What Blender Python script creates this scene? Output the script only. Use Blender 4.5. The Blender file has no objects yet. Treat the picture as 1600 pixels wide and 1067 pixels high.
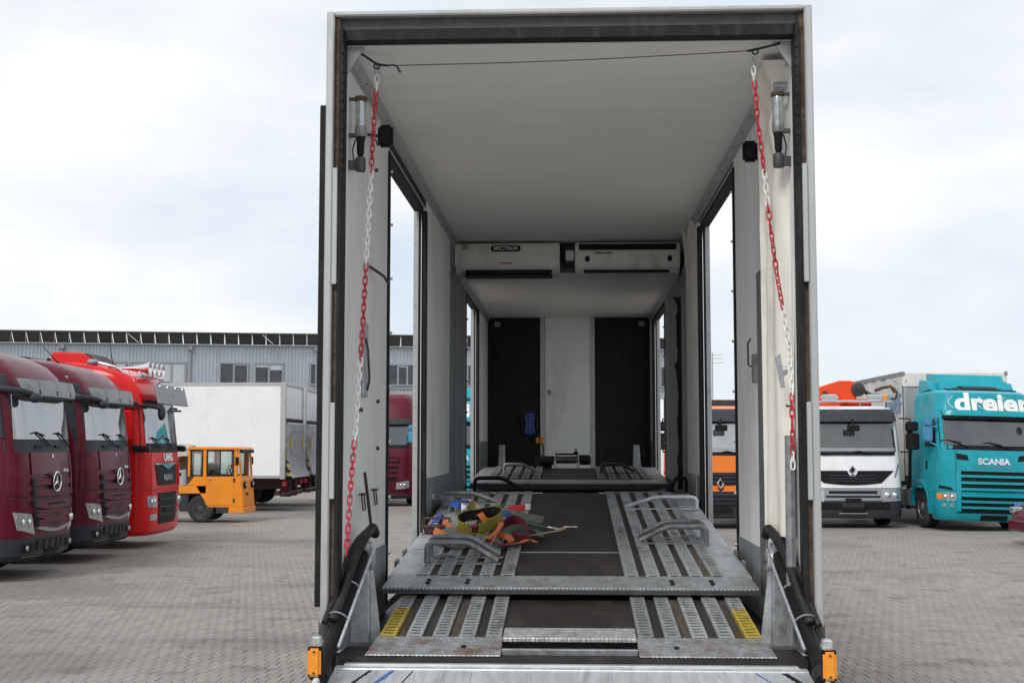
import bpy, bmesh, math, random
from mathutils import Vector, Matrix
R = math.radians
random.seed(7)
scene = bpy.context.scene
C = scene.collection
# ---------------------------------------------------------------- camera
F_PX, CXP, CYP, EYE = 2000.0, 800.0, 533.5, 1.9
VX, VY = 889.0, 695.0                      # vanishing point of the trailer's long axis (+Y)
_a, _b = (VX-CXP)/F_PX, -(VY-CYP)/F_PX
_n = math.sqrt(_a*_a+_b*_b+1)
YAW = math.asin(_a/_n)
PIT = math.asin(-_b/_n/math.cos(YAW))
cam_data = bpy.data.cameras.new('camera')
cam = bpy.data.objects.new('camera', cam_data)
C.objects.link(cam)
cam_data.sensor_width = 36.0
cam_data.lens = F_PX/1600*36
cam_data.clip_end = 6000
cam.location = (0, 0, EYE)
cam.rotation_euler = (math.pi/2+PIT, 0, YAW)
scene.camera = cam
_f = (-math.sin(YAW)*math.cos(PIT), math.cos(YAW)*math.cos(PIT), math.sin(PIT))
_r = (math.cos(YAW), math.sin(YAW), 0)
_u = Vector(_r).cross(Vector(_f))
def ray(px, py):
    a = (px-CXP)/F_PX; b = -(py-CYP)/F_PX
    return Vector(_f)+Vector(_r)*a+_u*b
def onY(px, py, Y):
    d = ray(px, py); t = Y/d.y
    return Vector((d.x*t, Y, EYE+d.z*t))
# ---------------------------------------------------------------- sky, sun, exposure
SUN_EL, SUN_AZ = R(48), R(205)             # azimuth clockwise from +Y
world = bpy.data.worlds.new('World'); scene.world = world
world.use_nodes = True
nt = world.node_tree; nt.nodes.clear()
def wn(t, **k):
    n = nt.nodes.new(t)
    for a, v in k.items(): setattr(n, a, v)
    return n
sky = wn('ShaderNodeTexSky', sky_type='NISHITA', sun_disc=False)
sky.sun_elevation = SUN_EL; sky.sun_rotation = SUN_AZ
tc = wn('ShaderNodeTexCoord')
mp = wn('ShaderNodeMapping'); mp.inputs['Scale'].default_value = (1.3, 1.3, 3.2); mp.inputs['Location'].default_value = (3.1, .7, .2)
no = wn('ShaderNodeTexNoise'); no.inputs['Scale'].default_value = 1.5; no.inputs['Detail'].default_value = 7; no.inputs['Roughness'].default_value = .5
no2 = wn('ShaderNodeTexNoise'); no2.inputs['Scale'].default_value = 3.0; no2.inputs['Detail'].default_value = 6
r1 = wn('ShaderNodeValToRGB'); r1.color_ramp.elements[0].position = .33; r1.color_ramp.elements[1].position = .56
r1.color_ramp.elements[0].color = (5.5, 6.3, 7.25, 1); r1.color_ramp.elements[1].color = (8.1, 8.2, 8.3, 1)
r2 = wn('ShaderNodeMapRange'); r2.inputs[1].default_value = .3; r2.inputs[2].default_value = .62; r2.inputs[3].default_value = .86; r2.inputs[4].default_value = 1.0
mx = wn('ShaderNodeMix', data_type='RGBA')
bg = wn('ShaderNodeBackground'); bg.inputs['Strength'].default_value = .1
out = wn('ShaderNodeOutputWorld')
L = nt.links.new
L(tc.outputs['Generated'], mp.inputs[0]); L(mp.outputs[0], no.inputs['Vector']); L(mp.outputs[0], no2.inputs['Vector'])
L(no.outputs['Fac'], r1.inputs[0]); L(no2.outputs['Fac'], r2.inputs[0])
L(r2.outputs[0], mx.inputs[0]); L(sky.outputs[0], mx.inputs[6]); L(r1.outputs[0], mx.inputs[7])
L(mx.outputs[2], bg.inputs[0]); L(bg.outputs[0], out.inputs[0])
sl = bpy.data.lights.new('sun', 'SUN'); sl.energy = 1.5; sl.angle = R(18); sl.color = (1, .97, .92)
sun = bpy.data.objects.new('sun', sl); C.objects.link(sun)
_sd = Vector((math.sin(SUN_AZ)*math.cos(SUN_EL), math.cos(SUN_AZ)*math.cos(SUN_EL), math.sin(SUN_EL)))
sun.rotation_euler = (-_sd).to_track_quat('-Z', 'Y').to_euler()
scene.view_settings.view_transform = 'Standard'
scene.view_settings.look = 'None'
scene.view_settings.exposure = 0.34
scene.view_settings.gamma = 1.0
scene.view_settings.use_curve_mapping = False
scene.render.engine = 'CYCLES'
scene.cycles.max_bounces = 16; scene.cycles.diffuse_bounces = 10; scene.cycles.glossy_bounces = 6
# ---------------------------------------------------------------- materials
MATS = {}
def M(name, col, rough=.5, metal=0.0, var=.12, vs=4.0, bump=0.0, bs=60.0, dirt=None, spec=.5, coat=0.0, stretch=(1, 1, 1), orand=0.0):
    """Principled paint/metal/rubber with noise in colour and relief; dirt = (colour, amount 0..1, scale, stretch)."""
    m = bpy.data.materials.new(name); m.use_nodes = True
    t = m.node_tree; b = t.nodes['Principled BSDF']; l = t.links.new
    b.inputs['Roughness'].default_value = rough; b.inputs['Metallic'].default_value = metal
    b.inputs['Specular IOR Level'].default_value = spec
    if coat: b.inputs['Coat Weight'].default_value = coat; b.inputs['Coat Roughness'].default_value = .06
    co = t.nodes.new('ShaderNodeTexCoord')
    mpn = t.nodes.new('ShaderNodeMapping'); mpn.inputs['Scale'].default_value = stretch
    l(co.outputs['Object'], mpn.inputs[0])
    n = t.nodes.new('ShaderNodeTexNoise'); n.inputs['Scale'].default_value = vs; n.inputs['Detail'].default_value = 6; n.inputs['Roughness'].default_value = .6
    l(mpn.outputs[0], n.inputs['Vector'])
    rp = t.nodes.new('ShaderNodeValToRGB')
    e = rp.color_ramp.elements; e[0].position = .3; e[1].position = .7
    e[0].color = tuple(c*(1-var) for c in col[:3])+(1,); e[1].color = tuple(min(1, c*(1+var)) for c in col[:3])+(1,)
    l(n.outputs['Fac'], rp.inputs[0]); last = rp.outputs[0]
    if dirt:
        dc, amt, dsc, dst = dirt
        mp2 = t.nodes.new('ShaderNodeMapping'); mp2.inputs['Scale'].default_value = dst
        l(co.outputs['Object'], mp2.inputs[0])
        n2 = t.nodes.new('ShaderNodeTexNoise'); n2.inputs['Scale'].default_value = dsc; n2.inputs['Detail'].default_value = 8; n2.inputs['Roughness'].default_value = .68
        l(mp2.outputs[0], n2.inputs['Vector'])
        mr = t.nodes.new('ShaderNodeMapRange'); mr.inputs[1].default_value = .5; mr.inputs[2].default_value = .72; mr.inputs[3].default_value = 0; mr.inputs[4].default_value = amt
        l(n2.outputs['Fac'], mr.inputs[0])
        mi = t.nodes.new('ShaderNodeMix'); mi.data_type = 'RGBA'
        l(mr.outputs[0], mi.inputs[0]); l(last, mi.inputs[6]); mi.inputs[7].default_value = tuple(dc)+(1,)
        last = mi.outputs[2]
    if orand:
        oi = t.nodes.new('ShaderNodeObjectInfo'); orr = t.nodes.new('ShaderNodeMapRange'); orr.inputs[3].default_value = 1-orand; orr.inputs[4].default_value = 1+orand*.6
        l(oi.outputs['Random'], orr.inputs[0]); vm = t.nodes.new('ShaderNodeVectorMath'); vm.operation = 'SCALE'; l(last, vm.inputs[0]); l(orr.outputs[0], vm.inputs['Scale']); last = vm.outputs[0]
    l(last, b.inputs['Base Color'])
    rr = t.nodes.new('ShaderNodeMapRange'); rr.inputs[3].default_value = max(0, rough-.08); rr.inputs[4].default_value = min(1, rough+.1)
    l(n.outputs['Fac'], rr.inputs[0]); l(rr.outputs[0], b.inputs['Roughness'])
    if bump:
        n3 = t.nodes.new('ShaderNodeTexNoise'); n3.inputs['Scale'].default_value = bs; n3.inputs['Detail'].default_value = 4
        l(co.outputs['Object'], n3.inputs['Vector'])
        bp = t.nodes.new('ShaderNodeBump'); bp.inputs['Strength'].default_value = bump; bp.inputs['Distance'].default_value = .01
        l(n3.outputs['Fac'], bp.inputs['Height']); l(bp.outputs[0], b.inputs['Normal'])
    MATS[name] = m
    return m
GR = (.10, .085, .07)
M('alu', (.62, .63, .63), .42, .55, .08, 6, dirt=((.33, .31, .28), .6, 5, (1, 1, .25)))
M('silver', (.47, .48, .48), .4, .4, .04, 3, dirt=((.30, .29, .26), .5, 6, (1, 1, .5)))
M('wall', (.84, .85, .84), .5, 0, .03, 2, dirt=((.42, .40, .36), .45, 2.6, (1, 1, .3)))
M('wall_outer', (.82, .82, .80), .35, 0, .03, 2, dirt=((.4, .39, .36), .4, 3, (1, 1, .2)))
M('ceiling', (.85, .85, .83), .5, 0, .015, 1.5, dirt=((.55, .53, .48), .22, 2.2, (.5, 2.5, 1)))
M('plinth', (.26, .28, .29), .5, .2, .12, 8, dirt=((.1, .09, .08), .7, 6, (1, 1, .5)))
M('seal', (.012, .012, .013), .62, 0, .2, 20, dirt=((.07, .065, .06), .45, 14, (1, 1, .3)), spec=.25)
M('rubber', (.013, .013, .014), .5, 0, .25, 15, dirt=((.10, .095, .09), .4, 12, (1, 1, 1)), spec=.3)
M('rust', (.10, .065, .045), .85, 0, .6, 22, .4, 90, dirt=((.03, .028, .026), .9, 9, (1, 1, .4)))
M('dark_steel', (.07, .072, .075), .55, .35, .3, 12, dirt=((.16, .13, .11), .5, 9, (1, 1, 1)))
M('floor_ply', (.024, .020, .018), .5, 0, .3, 5, .12, 240, dirt=((.07, .06, .05), .5, 7, (1, .4, 1)), spec=.35)
M('galv', (.50, .52, .54), .46, .6, .22, 26, .08, 60, orand=.15, dirt=((.17, .15, .13), .75, 5, (1, 1, 1)))
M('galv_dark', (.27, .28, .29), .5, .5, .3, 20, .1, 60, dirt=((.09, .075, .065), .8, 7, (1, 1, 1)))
M('tread', (.47, .49, .50), .45, .55, .25, 30, .1, 80, dirt=((.12, .09, .065), .9, 7, (1, .5, 1)), orand=.22)
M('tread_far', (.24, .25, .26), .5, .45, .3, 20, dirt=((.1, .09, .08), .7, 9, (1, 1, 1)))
M('yellow', (.47, .35, .04), .6, 0, .3, 25, dirt=((.2, .17, .1), .8, 16, (1, 1, 1)))
M('wood_slat', (.06, .046, .036), .8, 0, .5, 12, .3, 60, orand=.4, stretch=(6, .5, 1), dirt=((.2, .14, .09), .6, 9, (4, .6, 1)))
M('chrome', (.75, .76, .78), .14, 1, .03)
M('black_plastic', (.011, .011, .012), .5, 0, .2, 10, dirt=((.045, .042, .038), .35, 8, (1, 1, 1)), spec=.16)
M('grey_plastic', (.036, .041, .049), .5, 0, .12, 6, dirt=((.085, .08, .075), .4, 5, (1, 1, 1)), spec=.2)
M('amber', (.85, .30, .02), .3, 0, .1, 40, coat=.6)
M('lens', (.42, .44, .45), .15, .5, .3, 22, coat=.4)
M('white_plastic', (.74, .74, .71), .42, 0, .05, 4, dirt=((.36, .34, .3), .45, 5, (1, 1, .6)))
M('dark_panel', (.013, .013, .014), .6, 0, .25, 6, dirt=((.05, .048, .045), .4, 8, (1, 1, .3)), spec=.25)
M('curtain', (.80, .77, .69), .55, 0, .04, 4, .05, 25, dirt=((.36, .30, .23), .5, 3.2, (1, 1, .45)))
M('chain_red', (.50, .022, .045), .4, 0, .12, 20)
M('chain_white', (.78, .77, .74), .4, 0, .06, 20)
M('maroon', (.105, .005, .018), .3, 0, .12, 2, coat=.15, spec=.2, dirt=((.12, .03, .035), .25, 2.5, (1, 1, 1)))
M('maroon_dull', (.19, .02, .045), .45, 0, .15, 14, dirt=((.2, .09, .09), .25, 10, (1, 1, 1)), spec=.15)
M('maroon_dark', (.05, .008, .014), .5, 0, .2, 8)
M('red_paint', (.60, .010, .010), .25, 0, .08, 2, coat=.15, spec=.2, dirt=((.4, .03, .025), .2, 3, (1, 1, 1)))
M('white_paint', (.82, .83, .85), .28, 0, .03, 2, coat=.15, spec=.2, dirt=((.55, .54, .5), .3, 3, (1, 1, .5)))
M('teal', (.012, .31, .375), .28, 0, .1, 2, coat=.15, spec=.2, dirt=((.06, .36, .41), .25, 2.4, (1, 1, .5)))
M('teal_dark', (.01, .12, .16), .4, 0, .1, 2)
M('sky_blue', (.06, .25, .42), .4, 0, .1, 3)
M('orange_paint', (.78, .19, .018), .33, 0, .08, 3, coat=.15, spec=.2, dirt=((.5, .16, .05), .4, 3, (1, 1, 1)))
M('tug_orange', (.80, .26, .012), .4, 0, .08, 3, dirt=((.5, .22, .07), .45, 4, (1, 1, .5)))
M('crane_orange', (.75, .07, .015), .35, 0, .1, 4, coat=.15, spec=.2)
M('tyre', (.022, .022, .022), .8, 0, .25, 12, .2, 60, dirt=((.12, .11, .1), .5, 6, (1, 1, 1)))
M('rim', (.42, .42, .43), .4, .6, .15, 10, dirt=((.1, .09, .08), .6, 8, (1, 1, 1)))
M('rim_dark', (.07, .07, .072), .5, .3, .15, 10)
M('chassis', (.03, .03, .032), .6, .1, .3, 8, dirt=((.1, .085, .07), .5, 5, (1, 1, 1)))
M('corrugated', (.36, .41, .445), .45, .15, .05, .4, dirt=((.22, .24, .25), .5, .9, (1, 1, .25)))
M('soffit', (.07, .07, .066), .7, 0, .25, 1, orand=.3)
M('frame_grey', (.27, .29, .31), .5, .1, .08, 2)
M('blind', (.42, .46, .48), .6, 0, .06, 1)
M('tarp', (.62, .61, .58), .65, 0, .08, 1.4, .05, 8, dirt=((.40, .38, .34), .6, 1.1, (1, 1, .35)))
M('tarp_dirty', (.36, .34, .31), .75, 0, .3, 5, .3, 14, dirt=((.16, .14, .12), .6, 6, (1, 1, 1)))
M('board', (.23, .19, .15), .8, 0, .25, 6, dirt=((.1, .085, .07), .6, 5, (1, 1, 1)))
M('strap_yellow', (.30, .26, .03), .85, 0, .15, 60, .2, 400, dirt=((.14, .12, .03), .5, 14, (1, 1, 1)))
M('strap_orange', (.55, .15, .03), .85, 0, .12, 60, .2, 400, dirt=((.25, .10, .04), .5, 14, (1, 1, 1)))
M('strap_maroon', (.17, .012, .03), .85, 0, .12, 60, .2, 400)
M('strap_green', (.05, .13, .065), .85, 0, .12, 60, .2, 400)
M('strap_grey', (.11, .12, .10), .85, 0, .2, 60, .2, 400)
M('strap_beige', (.36, .28, .16), .85, 0, .15, 60, .2, 400)
M('strap_blue', (.02, .07, .28), .8, 0, .15, 60, .2, 400)
M('red_plastic', (.52, .02, .03), .4, 0, .1, 30)
M('blue_plastic', (.012, .05, .26), .35, 0, .1, 20)
M('letter_white', (.82, .82, .80), .5, 0, .04, 5)
M('letter_blue', (.12, .33, .58), .5, 0, .1, 5)
M('letter_dark', (.03, .03, .03), .5, 0, .1, 5)
M('platform_alu', (.66, .68, .70), .40, .45, .12, 10, .06, 120, stretch=(2.5, .35, 1), dirt=((.36, .36, .36), .6, 6, (3, .4, 1)))
M('mark_blue', (.05, .12, .42), .6, 0, .3, 30)
def glassy(name, tint, refl, fac, rough=.04):
    """Dark cab behind a reflecting pane: diffuse depth plus a mirror layer."""
    m = bpy.data.materials.new(name); m.use_nodes = True
    t = m.node_tree; t.nodes.remove(t.nodes['Principled BSDF']); l = t.links.new
    d = t.nodes.new('ShaderNodeBsdfDiffuse'); g = t.nodes.new('ShaderNodeBsdfGlossy'); mi = t.nodes.new('ShaderNodeMixShader')
    co = t.nodes.new('ShaderNodeTexCoord'); n = t.nodes.new('ShaderNodeTexNoise'); n.inputs['Scale'].default_value = 1.7; n.inputs['Detail'].default_value = 2
    l(co.outputs['Object'], n.inputs['Vector'])
    rp = t.nodes.new('ShaderNodeValToRGB'); e = rp.color_ramp.elements; e[0].position = .36; e[1].position = .62
    e[0].color = tuple(c*.45 for c in tint)+(1,); e[1].color = tuple(c*1.25 for c in tint)+(1,)
    l(n.outputs['Fac'], rp.inputs[0]); l(rp.outputs[0], d.inputs[0])
    g.inputs[0].default_value = (refl, refl, refl, 1); g.inputs['Roughness'].default_value = rough
    mi.inputs[0].default_value = fac
    l(d.outputs[0], mi.inputs[1]); l(g.outputs[0], mi.inputs[2]); l(mi.outputs[0], t.nodes['Material Output'].inputs[0])
    MATS[name] = m
glassy('windscreen', (.10, .118, .113), .85, .46)
glassy('windscreen_dark', (.03, .036, .036), .8, .17)
glassy('side_glass', (.012, .014, .015), .8, .14)
glassy('house_glass', (.02, .03, .037), .8, .08)
def clear_glass():
    m = bpy.data.materials.new('clear_glass'); m.use_nodes = True
    t = m.node_tree; t.nodes.remove(t.nodes['Principled BSDF']); l = t.links.new
    d = t.nodes.new('ShaderNodeBsdfTransparent'); g = t.nodes.new('ShaderNodeBsdfGlossy'); mi = t.nodes.new('ShaderNodeMixShader')
    d.inputs[0].default_value = (.86, .9, .88, 1); g.inputs['Roughness'].default_value = .03; mi.inputs[0].default_value = .12
    l(d.outputs[0], mi.inputs[1]); l(g.outputs[0], mi.inputs[2]); l(mi.outputs[0], t.nodes['Material Output'].inputs[0])
    MATS['clear_glass'] = m
clear_glass()
def checker_plate(name, col, sc=1.0, rustamt=.0):
    """Tread plate: crossed raised lozenges as relief, worn grey metal with rust blooms."""
    m = M(name, col, .42, .55, .2, 14, dirt=((.14, .12, .10), .7, 5, (1, 1, 1)))
    t = m.node_tree; l = t.links.new; b = t.nodes['Principled BSDF']
    co = t.nodes.new('ShaderNodeTexCoord')
    hs = []
    for ang in (45, -45):
        mp = t.nodes.new('ShaderNodeMapping'); mp.inputs['Rotation'].default_value = (0, 0, R(ang)); mp.inputs['Scale'].default_value = (sc, sc, sc)
        l(co.outputs['Object'], mp.inputs[0])
        br = t.nodes.new('ShaderNodeTexBrick'); br.inputs['Scale'].default_value = 1; br.inputs['Brick Width'].default_value = .034; br.inputs['Row Height'].default_value = .017
        br.inputs['Mortar Size'].default_value = .0056; br.inputs['Mortar Smooth'].default_value = .6
        br.inputs['Color1'].default_value = (1, 1, 1, 1); br.inputs['Color2'].default_value = (0, 0, 0, 1); br.inputs['Mortar'].default_value = (0, 0, 0, 1); br.inputs['Bias'].default_value = -.0
        l(mp.outputs[0], br.inputs['Vector']); hs.append(br.outputs['Color'])
    mxn = t.nodes.new('ShaderNodeMath'); mxn.operation = 'MAXIMUM'; l(hs[0], mxn.inputs[0]); l(hs[1], mxn.inputs[1])
    bp = t.nodes.new('ShaderNodeBump'); bp.inputs['Strength'].default_value = 1.0; bp.inputs['Distance'].default_value = .006
    s0 = b.inputs['Base Color'].links[0].from_socket
    pm = t.nodes.new('ShaderNodeMapRange'); pm.inputs[3].default_value = .72; pm.inputs[4].default_value = 1.3; l(mxn.outputs[0], pm.inputs[0])
    pv = t.nodes.new('ShaderNodeVectorMath'); pv.operation = 'SCALE'; l(s0, pv.inputs[0]); l(pm.outputs[0], pv.inputs['Scale']); l(pv.outputs[0], b.inputs['Base Color'])
    l(mxn.outputs[0], bp.inputs['Height']); l(bp.outputs[0], b.inputs['Normal'])
    if rustamt:
        src = b.inputs['Base Color'].links[0].from_socket
        n = t.nodes.new('ShaderNodeTexNoise'); n.inputs['Scale'].default_value = 4.5; n.inputs['Detail'].default_value = 9; n.inputs['Roughness'].default_value = .7
        l(co.outputs['Object'], n.inputs['Vector'])
        mr = t.nodes.new('ShaderNodeMapRange'); mr.inputs[1].default_value = .48; mr.inputs[2].default_value = .62; mr.inputs[4].default_value = rustamt
        l(n.outputs['Fac'], mr.inputs[0])
        mi = t.nodes.new('ShaderNodeMix'); mi.data_type = 'RGBA'; l(mr.outputs[0], mi.inputs[0]); l(src, mi.inputs[6]); mi.inputs[7].default_value = (.20, .085, .045, 1)
        l(mi.outputs[2], b.inputs['Base Color'])
checker_plate('checker', (.44, .46, .48), 1.0)
checker_plate('checker_rust', (.46, .48, .50), 1.0, .75)
checker_plate('checker_light', (.66, .67, .68), 1.0)
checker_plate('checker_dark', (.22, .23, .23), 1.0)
# paving: same bond and size as the modelled blocks
PW, PD = .10, .20
def paving(name, joints):
    m = bpy.data.materials.new(name); m.use_nodes = True
    t = m.node_tree; b = t.nodes['Principled BSDF']; l = t.links.new
    b.inputs['Roughness'].default_value = .85; b.inputs['Specular IOR Level'].default_value = .3
    co = t.nodes.new('ShaderNodeTexCoord')
    oi = t.nodes.new('ShaderNodeNewGeometry')
    if joints:
        mp = t.nodes.new('ShaderNodeMapping'); l(oi.outputs['Position'], mp.inputs[0])
        br = t.nodes.new('ShaderNodeTexBrick'); br.offset = .5; br.inputs['Scale'].default_value = 1
        br.inputs['Brick Width'].default_value = PW; br.inputs['Row Height'].default_value = PD; br.inputs['Mortar Size'].default_value = .0045; br.inputs['Mortar Smooth'].default_value = .3
        br.inputs['Color1'].default_value = (.300, .270, .238, 1); br.inputs['Color2'].default_value = (.238, .216, .192, 1); br.inputs['Mortar'].default_value = (.06, .056, .05, 1)
        l(mp.outputs[0], br.inputs['Vector']); base = br.outputs['Color']
    else:
        wh = t.nodes.new('ShaderNodeTexWhiteNoise'); wh.noise_dimensions = '2D'
        mp = t.nodes.new('ShaderNodeAttribute'); mp.attribute_name = 'tone'; mp.attribute_type = 'GEOMETRY'
        ob = t.nodes.new('ShaderNodeObjectInfo')
        ad = t.nodes.new('ShaderNodeMath'); ad.operation = 'ADD'; l(mp.outputs['Fac'], ad.inputs[0]); l(ob.outputs['Random'], ad.inputs[1])
        fr = t.nodes.new('ShaderNodeMath'); fr.operation = 'FRACT'; l(ad.outputs[0], fr.inputs[0])
        rp = t.nodes.new('ShaderNodeValToRGB'); e = rp.color_ramp.elements; e[0].color = (.238, .216, .192, 1); e[1].color = (.306, .275, .242, 1)
        l(fr.outputs[0], rp.inputs[0]); base = rp.outputs[0]
    # large stains and pinkish / grey drift, the same field over modelled and far paving
    for sc, lo, hi, colr, amt in ((.35, .42, .68, (.30, .255, .235), .55), (.22, .52, .62, (.155, .14, .132), .7), (1.6, .58, .70, (.10, .09, .085), .6)):
        n = t.nodes.new('ShaderNodeTexNoise'); n.inputs['Scale'].default_value = sc; n.inputs['Detail'].default_value = 6
        l(oi.outputs['Position'], n.inputs['Vector'])
        mr = t.nodes.new('ShaderNodeMapRange'); mr.inputs[1].default_value = lo; mr.inputs[2].default_value = hi; mr.inputs[4].default_value = amt
        l(n.outputs['Fac'], mr.inputs[0])
        mi = t.nodes.new('ShaderNodeMix'); mi.data_type = 'RGBA'; l(mr.outputs[0], mi.inputs[0]); l(base, mi.inputs[6]); mi.inputs[7].default_value = colr+(1,)
        base = mi.outputs[2]
    mps = t.nodes.new('ShaderNodeMapping'); mps.inputs['Scale'].default_value = (.28, 1.1, 1); mps.inputs['Location'].default_value = (1.3, .4, 0); l(oi.outputs['Position'], mps.inputs[0])
    n = t.nodes.new('ShaderNodeTexNoise'); n.inputs['Scale'].default_value = .55; n.inputs['Detail'].default_value = 7; n.inputs['Roughness'].default_value = .6; l(mps.outputs[0], n.inputs['Vector'])
    mr = t.nodes.new('ShaderNodeMapRange'); mr.inputs[1].default_value = .56; mr.inputs[2].default_value = .66; mr.inputs[4].default_value = .62; l(n.outputs['Fac'], mr.inputs[0])
    mi = t.nodes.new('ShaderNodeMix'); mi.data_type = 'RGBA'; l(mr.outputs[0], mi.inputs[0]); l(base, mi.inputs[6]); mi.inputs[7].default_value = (.135, .115, .11, 1); base = mi.outputs[2]
    n = t.nodes.new('ShaderNodeTexNoise'); n.inputs['Scale'].default_value = 55; n.inputs['Detail'].default_value = 4
    l(oi.outputs['Position'], n.inputs['Vector'])
    hv = t.nodes.new('ShaderNodeMix'); hv.data_type = 'RGBA'; hv.blend_type = 'MULTIPLY'; hv.inputs[0].default_value = .35
    l(base, hv.inputs[6]); l(n.outputs['Color'], hv.inputs[7])
    g = t.nodes.new('ShaderNodeGamma'); g.inputs[1].default_value = .86; l(hv.outputs[2], g.inputs[0])
    l(g.outputs[0], b.inputs['Base Color'])
    MATS[name] = m
paving('paving_far', True); paving('paving_block', False)
# ---------------------------------------------------------------- mesh helpers
class MB:
    def __init__(s): s.v = []; s.f = []
    def add(s, vs, fs):
        o = len(s.v); s.v += [tuple(v) for v in vs]; s.f += [tuple(i+o for i in f) for f in fs]; return s
    def box(s, x0, x1, y0, y1, z0, z1, m=None):
        if x0 > x1: x0, x1 = x1, x0
        if y0 > y1: y0, y1 = y1, y0
        if z0 > z1: z0, z1 = z1, z0
        vs = [Vector((x, y, z)) for z in (z0, z1) for y in (y0, y1) for x in (x0, x1)]
        if m is not None: vs = [m @ v for v in vs]
        return s.add(vs, [(0, 2, 3, 1), (4, 5, 7, 6), (0, 1, 5, 4), (2, 6, 7, 3), (0, 4, 6, 2), (1, 3, 7, 5)])
    def hexa(s, p):
        """eight corners: bottom four counter-clockwise, then top four"""
        return s.add(p, [(3, 2, 1, 0), (4, 5, 6, 7), (0, 1, 5, 4), (1, 2, 6, 5), (2, 3, 7, 6), (3, 0, 4, 7)])
    def prism(s, poly, axis, a0, a1):
        """poly in the plane across axis: 'x'->(y,z) 'y'->(x,z) 'z'->(x,y)"""
        n = len(poly)
        def mk(p, a): return {'x': (a, p[0], p[1]), 'y': (p[0], a, p[1]), 'z': (p[0], p[1], a)}[axis]
        vs = [mk(p, a0) for p in poly]+[mk(p, a1) for p in poly]
        return s.add(vs, [tuple(range(n))[::-1], tuple(range(n, 2*n))]+[(i, (i+1) % n, n+(i+1) % n, n+i) for i in range(n)])
    def tube(s, pts, r, n=8, cap=True, closed=False):
        pts = [Vector(p) for p in pts]; m = len(pts)
        rs = r if isinstance(r, (list, tuple)) else [r]*m
        rings = []; up = None
        for i, p in enumerate(pts):
            if closed: d = pts[(i+1) % m]-pts[i-1]
            else: d = pts[min(i+1, m-1)]-pts[max(i-1, 0)]
            d.normalize()
            if up is None:
                up = Vector((0, 0, 1)) if abs(d.z) < .9 else Vector((1, 0, 0))
            a = (up-d*up.dot(d)).normalized(); up = a; b = d.cross(a)
            rings.append([p+(a*math.cos(2*math.pi*k/n)+b*math.sin(2*math.pi*k/n))*rs[i] for k in range(n)])
        vs = [v for q in rings for v in q]; fs = []
        for i in range(m if closed else m-1):
            j = (i+1) % m
            for k in range(n): fs.append((i*n+k, i*n+(k+1) % n, j*n+(k+1) % n, j*n+k))
        if cap and not closed:
            fs.append(tuple(range(n))[::-1]); fs.append(tuple((m-1)*n+k for k in range(n)))
        return s.add(vs, fs)
    def lathe(s, prof, n=24, axis='y', c=(0, 0, 0)):
        """prof: (radius, along)"""
        vs = []
        for r, a in prof:
            for k in range(n):
                t = 2*math.pi*k/n; p, q = r*math.cos(t), r*math.sin(t)
                v = {'x': (a, p, q), 'y': (q, a, p), 'z': (p, q, a)}[axis]
                vs.append((v[0]+c[0], v[1]+c[1], v[2]+c[2]))
        m = len(prof)
        fs = [(i*n+k, i*n+(k+1) % n, (i+1)*n+(k+1) % n, (i+1)*n+k) for i in range(m-1) for k in range(n)]
        fs += [tuple(range(n))[::-1], tuple((m-1)*n+k for k in range(n))]
        return s.add(vs, fs)
    def sphere(s, c, r, n=10, m=6):
        rx = r if isinstance(r, (tuple, list)) else (r, r, r)
        prof = [(math.sin(math.pi*i/m), -math.cos(math.pi*i/m)) for i in range(1, m)]
        t = MB(); t.lathe(prof, n, 'z')
        return s.add([(c[0]+v[0]*rx[0], c[1]+v[1]*rx[1], c[2]+v[2]*rx[2]) for v in t.v], t.f)
    def sheet(s, grid, th):
        """grid[i][j] of points -> slab of thickness th (offset along averaged normal)"""
        ni, nj = len(grid), len(grid[0])
        g = [[Vector(p) for p in row] for row in grid]
        def nrm(i, j):
            a = g[min(i+1, ni-1)][j]-g[max(i-1, 0)][j]; b = g[i][min(j+1, nj-1)]-g[i][max(j-1, 0)]
            c = a.cross(b)
            return c.normalized() if c.length > 1e-9 else Vector((0, 0, 1))
        top = [g[i][j] for i in range(ni) for j in range(nj)]
        bot = [g[i][j]-nrm(i, j)*th for i in range(ni) for j in range(nj)]
        N = ni*nj; fs = []
        for i in range(ni-1):
            for j in range(nj-1):
                q = (i*nj+j, (i+1)*nj+j, (i+1)*nj+j+1, i*nj+j+1)
                fs.append(q); fs.append(tuple(N+k for k in q[::-1]))
        edge = [(i, 0) for i in range(ni)]+[(ni-1, j) for j in range(1, nj)]+[(i, nj-1) for i in range(ni-2, -1, -1)]+[(0, j) for j in range(nj-2, 0, -1)]
        for k in range(len(edge)):
            a = edge[k]; b = edge[(k+1) % len(edge)]; ia = a[0]*nj+a[1]; ib = b[0]*nj+b[1]
            fs.append((ia, N+ia, N+ib, ib))
        return s.add(top+bot, fs)
    def mesh(s, name, mat, bevel=0.0, smooth=False, seg=1):
        me = bpy.data.meshes.new(name)
        bm = bmesh.new()
        vv = [bm.verts.new(v) for v in s.v]
        for f in s.f:
            if len(set(f)) > 2:
                try: bm.faces.new([vv[i] for i in f])
                except ValueError: pass
        bmesh.ops.recalc_face_normals(bm, faces=bm.faces)
        if bevel:
            bmesh.ops.bevel(bm, geom=[e for e in bm.edges if e.is_manifold and e.calc_face_angle(0) > R(25)], offset=bevel, segments=seg, affect='EDGES', clamp_overlap=True)
        bm.to_mesh(me); bm.free()
        if mat: me.materials.append(MATS[mat])
        if smooth:
            me.shade_smooth()
            if hasattr(me, 'set_sharp_from_angle'): me.set_sharp_from_angle(angle=R(smooth if smooth > 1 else 40))
        return me
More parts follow.
